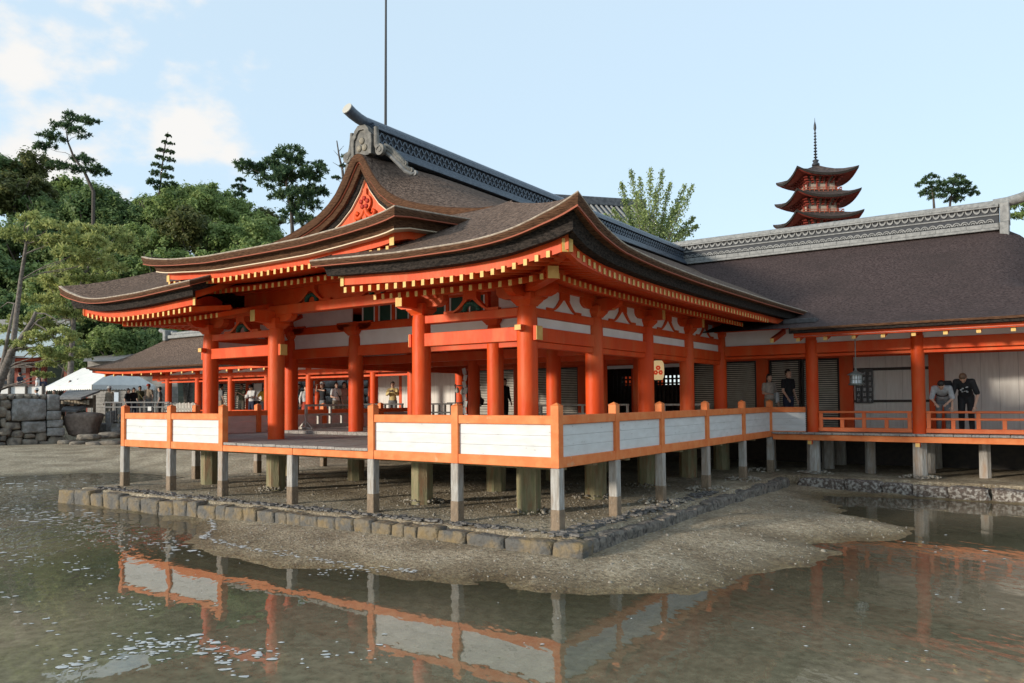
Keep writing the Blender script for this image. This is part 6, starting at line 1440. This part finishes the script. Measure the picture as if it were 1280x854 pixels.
def person(label, loc, face, shirt, pants, hair=HAIRB, hat=None, lean=0, armL=None, armR=None, h=1.66, sleeve=.6, vox=.02, group=None, bag=None, skirt=False, hold=None, headpitch=0, sling=None, printed=False, vest=None, longhair=False):
    """local frame: faces -y, x to its left hand side is -x; base at the feet"""
    k = h / 1.70; t_ = thing('person', label, 'person', loc, face, group)
    RX = Matrix.Rotation(lean, 3, 'X'); piv = Vector((0, 0, .93))
    def U(p): return (piv + RX @ (Vector(p) - piv)) * k
    def Lg(p): return Vector(p) * k
    sh = {-1: U((-.17, 0, 1.38)), 1: U((.17, 0, 1.38))}; hip = {-1: Lg((-.09, 0, .90)), 1: Lg((.09, 0, .90))}
    kn = {-1: Lg((-.10, -.03, .50)), 1: Lg((.10, -.01, .50))}; an = {-1: Lg((-.11, .03, .09)), 1: Lg((.11, .05, .09))}
    arms = {-1: armL or [(-.25, .03, 1.10), (-.26, -.07, .86)], 1: armR or [(.25, .03, 1.10), (.26, -.07, .86)]}
    el = {s_: U(arms[s_][0]) for s_ in (-1, 1)}; hd = {s_: U(arms[s_][1]) for s_ in (-1, 1)}
    neck = U((0, .0, 1.46)); HR = RX @ Matrix.Rotation(headpitch, 3, 'X'); hc_ = neck + HR @ Vector((0, -.02, .135)) * k
    b = MB()
    ellip(b, hc_, .075 * k, .094 * k, .118 * k, HR); capsule(b, neck - Vector((0, 0, .04)), hc_, .052 * k, .05 * k)
    F = lambda x, y, z: hc_ + HR @ Vector((x, y, z)) * k
    capsule(b, F(0, -.088, .0), F(0, -.10, -.03), .012 * k, .016 * k, 6); capsule(b, F(0, -.075, -.085), F(0, -.07, -.09), .03 * k, .03 * k, 8)
    for s_ in (-1, 1): capsule(b, F(s_ * .075, .01, -.02), F(s_ * .078, .012, .02), .014 * k, .016 * k, 6)
    ellip(b, U((0, 0, 1.25)), .155 * k, .095 * k, .22 * k, RX); ellip(b, U((0, 0, .98)), .135 * k, .095 * k, .15 * k, RX)
    for s_ in (-1, 1):
        capsule(b, U((0, 0, 1.37)), sh[s_], .06 * k, .058 * k); capsule(b, sh[s_], el[s_], .050 * k, .040 * k); capsule(b, el[s_], hd[s_], .038 * k, .026 * k)
        capsule(b, hip[s_], kn[s_], .078 * k, .056 * k); capsule(b, kn[s_], an[s_], .054 * k, .038 * k); capsule(b, an[s_], an[s_] + Vector((0, -.15 * k, -.05 * k)), .04 * k, .032 * k)
        d = (hd[s_] - el[s_]).normalized(); sd_ = d.cross(Vector((0, 0, 1))); sd_ = sd_.normalized() if sd_.length > .1 else Vector((1, 0, 0))
        ellip(b, hd[s_] + d * .045 * k, .04 * k, .022 * k, .05 * k, Matrix((sd_, d.cross(sd_), d)).transposed() if True else None)
    bm_ = remesh(b, vox, 'body'); fg = MB()
    for s_ in (-1, 1):
        d = (hd[s_] - el[s_]).normalized(); sd_ = d.cross(Vector((0, 0, 1))); sd_ = sd_.normalized() if sd_.length > .1 else Vector((1, 0, 0)); nn = d.cross(sd_)
        for f_, (o_, ln) in enumerate(((-.027, .055), (-.009, .066), (.009, .07), (.027, .062))):
            a_ = hd[s_] + d * .075 * k + sd_ * o_ * k; m_ = a_ + d * ln * .5 * k + nn * .004; e_ = m_ + (d * .8 + nn * .5).normalized() * ln * .5 * k
            capsule(fg, a_, m_, .0095 * k, .009 * k, 6); capsule(fg, m_, e_, .009 * k, .0075 * k, 6)
        a_ = hd[s_] + d * .03 * k - sd_ * .034 * k * s_; capsule(fg, a_, a_ + (d * .7 - sd_ * s_ * .6).normalized() * .05 * k, .011 * k, .009 * k, 6)
    bmx = bmesh.new(); bmx.from_mesh(bm_); fm = fg.mesh('f', SKIN); bmx.from_mesh(fm); bmx.to_mesh(bm_); bmx.free(); bm_.materials.clear(); bm_.materials.append(SKIN)
    for p in bm_.polygons: p.use_smooth = True
    body = C('body', bm_, t_)
    ey_ = MB()
    for s_ in (-1, 1): ellip(ey_, F(s_ * .03, -.084, .012), .011 * k, .008 * k, .007 * k, HR, 8)
    ellip(ey_, F(0, -.094, -.052), .022 * k, .006 * k, .005 * k, HR, 8)
    C('facial_features', ey_.mesh('facial_features', mat('dark_features', (.06, .025, .02), rough=.5)), t_)
    # hair or hat
    hb = MB(); ellip(hb, hc_ + HR @ Vector((0, .016, .028)) * k, .086 * k, .096 * k, .108 * k, HR)
    hm = hb.mesh('hair', hair); bmx = bmesh.new(); bmx.from_mesh(hm)
    inv = HR.transposed()
    dl = [v for v in bmx.verts if (lambda q: q.y < -.045 * k and q.z < .045 * k or q.z < (-.11 if not longhair else -.2) * k)(inv @ (v.co - hc_))]
    bmesh.ops.delete(bmx, geom=dl, context='VERTS'); bmx.to_mesh(hm); bmx.free()
    C('hair', hm, t_)
    if longhair:
        lb = MB(); ellip(lb, hc_ + HR @ Vector((0, .055, -.10)) * k, .08 * k, .05 * k, .16 * k, HR); C('hair', lb.mesh('hair', hair), t_)
    if hat:
        hm2 = MB(); b0 = 0; hm2.lathe([(.165, -.012), (.165, 0), (.1, .01), (.098, .07), (.075, .105), (.01, .115)] if hat[0] == 'brim' else [(.1, -.02), (.101, .04), (.08, .09), (.01, .105)], (0, 0, 0), 16)
        if hat[0] != 'brim': hm2.extr([(-.07, 0), (-.06, -.07), (0, -.095), (.06, -.07), (.07, 0)], (0, -.085, -.012), (1, 0, 0), (0, 1, 0), (0, 0, 1), .01)
        hm2.v = [tuple(hc_ + HR @ (Vector(p) + Vector((0, .005, .055))) * k) for p in hm2.v]; C('hat', hm2.mesh('hat', hat[1]), t_)
    # shirt
    s = MB(); ellip(s, U((0, 0, 1.25)), .178 * k, .118 * k, .24 * k, RX); ellip(s, U((0, 0, 1.0)), .165 * k, .120 * k, .17 * k, RX)
    for s_ in (-1, 1):
        capsule(s, U((0, 0, 1.37)), sh[s_], .075 * k, .074 * k); capsule(s, sh[s_], sh[s_].lerp(el[s_], min(1, sleeve)), .072 * k, .066 * k)
        if sleeve > 1: capsule(s, el[s_], el[s_].lerp(hd[s_], sleeve - 1), .062 * k, .048 * k)
    sm2 = remesh(s, vox, 'shirt'); sm2.materials.clear(); sm2.materials.append(shirt); shc = C('shirt', sm2, t_)
    if vest:
        s = MB(); ellip(s, U((0, .012, 1.22)), .187 * k, .127 * k, .22 * k, RX); sm3 = remesh(s, vox, 'vest'); sm3.materials.clear(); sm3.materials.append(vest); C('vest', sm3, t_)
    # trousers / skirt
    s = MB(); ellip(s, Lg((0, 0, .92)), .160 * k, .118 * k, .14 * k)
    if skirt: s.lathe([(.15 * k, .95 * k), (.17 * k, .8 * k), (.21 * k, .45 * k), (.22 * k, .38 * k)], (0, 0, 0), 16)
    for s_ in (-1, 1): capsule(s, hip[s_], kn[s_], .096 * k, .076 * k); capsule(s, kn[s_], an[s_] + Vector((0, 0, .05 * k)), .074 * k, .062 * k)
    sm3 = remesh(s, vox, 'trousers'); sm3.materials.clear(); sm3.materials.append(pants); C('skirt' if skirt else 'trousers', sm3, t_)
    fm2 = MB()
    for s_ in (-1, 1): capsule(fm2, an[s_] + Vector((0, .02, -.045)) * k, an[s_] + Vector((0, -.16, -.05)) * k, .046 * k, .042 * k)
    C('shoes', fm2.mesh('shoes', cloth('shoe_pale', (.5, .5, .48))), t_)
    if hold:
        q = (hd[-1] + hd[1]) / 2 + Vector((0, -.06, .03)) * k; C('phone', MB().obox(q, (.15, .012, .075) if hold == 'phone' else (.22, .02, .15), None, 0, .004).mesh('phone', IRON if hold == 'phone' else cloth('paper', (.6, .58, .54))), t_)
    if bag:
        bb = MB(); bb.obox(U(bag[0]), bag[1], RX, 0, .03); bo = C('bag', bb.mesh('bag', bag[2]), t_)
    if sling:
        s = MB(); s.tube([U((-.16, .02, 1.45)), U((0, -.13, 1.25)), U((.17, -.06, 1.0))], .016, 6); C('strap', s.mesh('strap', sling), t_)
    if printed:
        pm_ = MB(); rr5 = random.Random(4)
        for q in range(9):
            c_ = U((rr5.uniform(-.08, .08), -.121 - .002, rr5.uniform(1.14, 1.34))); pm_.obox(c_, (rr5.uniform(.02, .05), .012, rr5.uniform(.008, .03)), RX)
        C('shirt_print', pm_.mesh('shirt_print', cloth('print', (.55, .55, .55))), shc)
    return t_
def face_to(p, tx, ty): return math.atan2(ty - p[1], tx - p[0]) + math.pi / 2
BLK = cloth('black', (.014, .014, .016)); GRY = cloth('grey', (.18, .18, .18)); WHT = cloth('white', (.62, .61, .59)); NAV = cloth('navy', (.02, .025, .05)); OLV = cloth('olive', (.10, .10, .055)); YLW = cloth('yellow', (.62, .36, .04)); CRM = cloth('cream_yellow', (.60, .46, .20))
TAN = cloth('tan', (.32, .25, .18)); PNK = cloth('pink', (.40, .22, .18)); RED = cloth('red', (.45, .06, .03)); PAT = cloth('pattern_beige', (.40, .34, .28)); KHA = cloth('khaki', (.25, .21, .15)); BLU = cloth('blue', (.05, .09, .25)); LGR = cloth('light_grey', (.40, .40, .41))
UPH = [(-.22, -.12, 1.18), (-.07, -.30, 1.30)]; UPH2 = [(.22, -.12, 1.18), (.07, -.30, 1.30)]
# two visitors bending over the orange railing
xa = at_y(1178, 480, 11.62).x; xb = at_y(1204, 480, 11.62).x
person('person in grey sleeves and black vest bending over the orange rail with a phone', (xa, 11.66, ZH), R(2), LGR, GRY, HAIRB, None, lean=R(58), armL=[(-.24, -.22, 1.22), (-.13, -.42, 1.30)], armR=[(.24, -.22, 1.22), (.12, -.42, 1.32)], h=1.62, sleeve=.9, vox=.013, hold='phone', headpitch=R(8), vest=BLK, bag=((.08, .14, 1.25), (.28, .13, .36), BLK))
person('person in printed black shirt leaning both hands on the orange rail', (xb + .05, 11.64, ZH), R(-2), BLK, BLK, HAIRN, None, lean=R(42), armL=[(-.27, -.16, 1.10), (-.25, -.50, 1.02)], armR=[(.27, -.16, 1.10), (.22, -.50, 1.02)], h=1.70, sleeve=.85, vox=.013, headpitch=R(28), printed=True)
# couple walking by the shutters
x1_ = at_y(985, 480, 12.5).x; x2_ = at_y(962, 480, 12.4).x
person('person in black shirt walking past the slatted shutters', (x1_, 12.5, ZH), R(62), BLK, NAV, HAIRB, None, h=1.70, armL=[(-.25, -.05, 1.10), (-.25, -.22, .90)], vox=.016)
person('person in beige blouse carrying a pale tote bag by the shutters', (x2_, 12.35, ZH), R(50), PAT, KHA, HAIRB, None, h=1.58, armL=[(-.24, -.04, 1.12), (-.16, -.25, 1.10)], vox=.018, bag=((.26, .1, .98), (.12, .34, .32), WHT), longhair=True)
# visitors along the corridor
def cor_p(u, y, label, face, shirt, pants, **k):
    p = at_y(u, 490, y); person(label, (p.x, y, ZH), face, shirt, pants, vox=.024, **k)
cor_p(276, 12.6, 'person in grey shirt and wide black hat seen from behind in the corridor', R(170), GRY, TAN, hat=('brim', BLK), h=1.74)
cor_p(286.5, 12.9, 'person in dark jacket with black hair beside the black hat', R(150), cloth('charcoal', (.05, .045, .045)), BLK, h=1.66, sleeve=1.8)
cor_p(302, 13.0, 'person in olive shirt with clasped hands in the corridor', R(20), OLV, KHA, armL=UPH, armR=UPH2, h=1.74)
cor_p(315, 12.3, 'person in white shirt and black cap looking at a leaflet', R(10), WHT, NAV, hat=('cap', BLK), armL=[(-.24, -.1, 1.12), (-.08, -.27, 1.14)], armR=[(.24, -.1, 1.12), (.08, -.27, 1.14)], hold='leaflet', headpitch=R(20), h=1.68)
cor_p(331, 12.6, 'person in bright yellow shirt with hand on hip in the corridor', R(70), YLW, GRY, h=1.64, armL=[(-.36, .05, 1.12), (-.17, -.05, 1.0)])
cor_p(373.5, 12.9, 'person in black with a teal scarf behind the pillar', R(30), BLK, BLK, h=1.68, sling=cloth('teal', (.05, .22, .24)))
cor_p(382, 12.5, 'person in red and white robe near the corridor pillar', R(60), WHT, RED, h=1.58, sleeve=1.8, skirt=True)
cor_p(403.5, 12.4, 'person in black vest and white cap raising both arms to take a picture', R(-10), BLK, GRY, hat=('cap', WHT), armL=[(-.32, -.12, 1.36), (-.10, -.22, 1.56)], armR=[(.32, -.12, 1.36), (.06, -.24, 1.40)], h=1.70)
cor_p(420, 12.2, 'person in white shirt with a dark shoulder strap in the corridor', R(75), WHT, KHA, h=1.68, sling=BLK, armL=[(-.25, -.05, 1.1), (-.18, -.26, 1.08)])
cor_p(430, 12.6, 'person in dusty pink shirt next to the white shirt', R(80), PNK, KHA, h=1.70, bag=((-.05, .17, 1.15), (.26, .14, .4), cloth('brown', (.1, .06, .045))))
cor_p(491, 12.6, 'person in cream yellow jacket holding a phone by the pale wall', R(35), CRM, GRY, armL=UPH, armR=UPH2, hold='phone', h=1.66, sleeve=1.8)
cor_p(630.5, 12.6, 'person in long black coat walking before the slatted shutters inside', R(80), BLK, BLK, h=1.66, sleeve=1.8)
# visitors on the far shore
def far_p(u, vtop, dep, label, face, shirt, pants, **k):
    hh = k.pop('h', 1.66); p = at_d(u, vtop, dep); person(label, (p.x, p.y, p.z - hh), face, shirt, pants, vox=.032, h=hh, **k)
far_p(137, 484, 40.5, 'person in tan coat and pale sun hat near the tent', R(20), TAN, KHA, hat=('brim', WHT), sleeve=1.6)
far_p(160, 486, 39.5, 'person with long black hair in black near the tent', R(120), BLK, BLK, longhair=True)
far_p(167, 485, 39.9, 'person in black top bowing beside the tent', R(100), BLK, NAV, longhair=True)
far_p(175, 483, 41, 'person in olive jacket with a pale strap under the tent', R(60), OLV, GRY, sling=CRM)
far_p(186, 481, 40.2, 'person in brown coat and red cap beside the tent', R(20), TAN, GRY, hat=('cap', RED))
far_p(200, 484, 38.6, 'person in mottled grey shirt at the corridor end', R(-40), GRY, BLK)
far_p(25, 466, 47, 'person in navy shirt standing behind the pale parapet', R(-60), NAV, TAN)
far_p(8, 471, 47, 'person in grey top at the edge of the pale parapet', R(-80), GRY, BLK)
far_p(47, 468, 46.5, 'person in white dress at the end of the pale parapet', R(-30), WHT, WHT, skirt=True, longhair=True)
far_p(54, 472, 47.5, 'person in navy coat behind the white dress', R(30), NAV, NAV)
far_p(46, 486, 41, 'seated person in a pale sun hat behind the sea wall', R(-30), WHT, GRY, hat=('brim', WHT))
far_p(68, 488, 42, 'person with black hair low behind the sea wall', R(30), cloth('brown', (.1, .06, .045)), BLK)
far_p(98, 474, 45.5, 'person in blue happi coat under the tent', R(10), BLU, NAV, h=1.6)
far_p(88, 476, 45.5, 'person in dark uniform under the tent', R(-20), NAV, NAV, h=1.6)
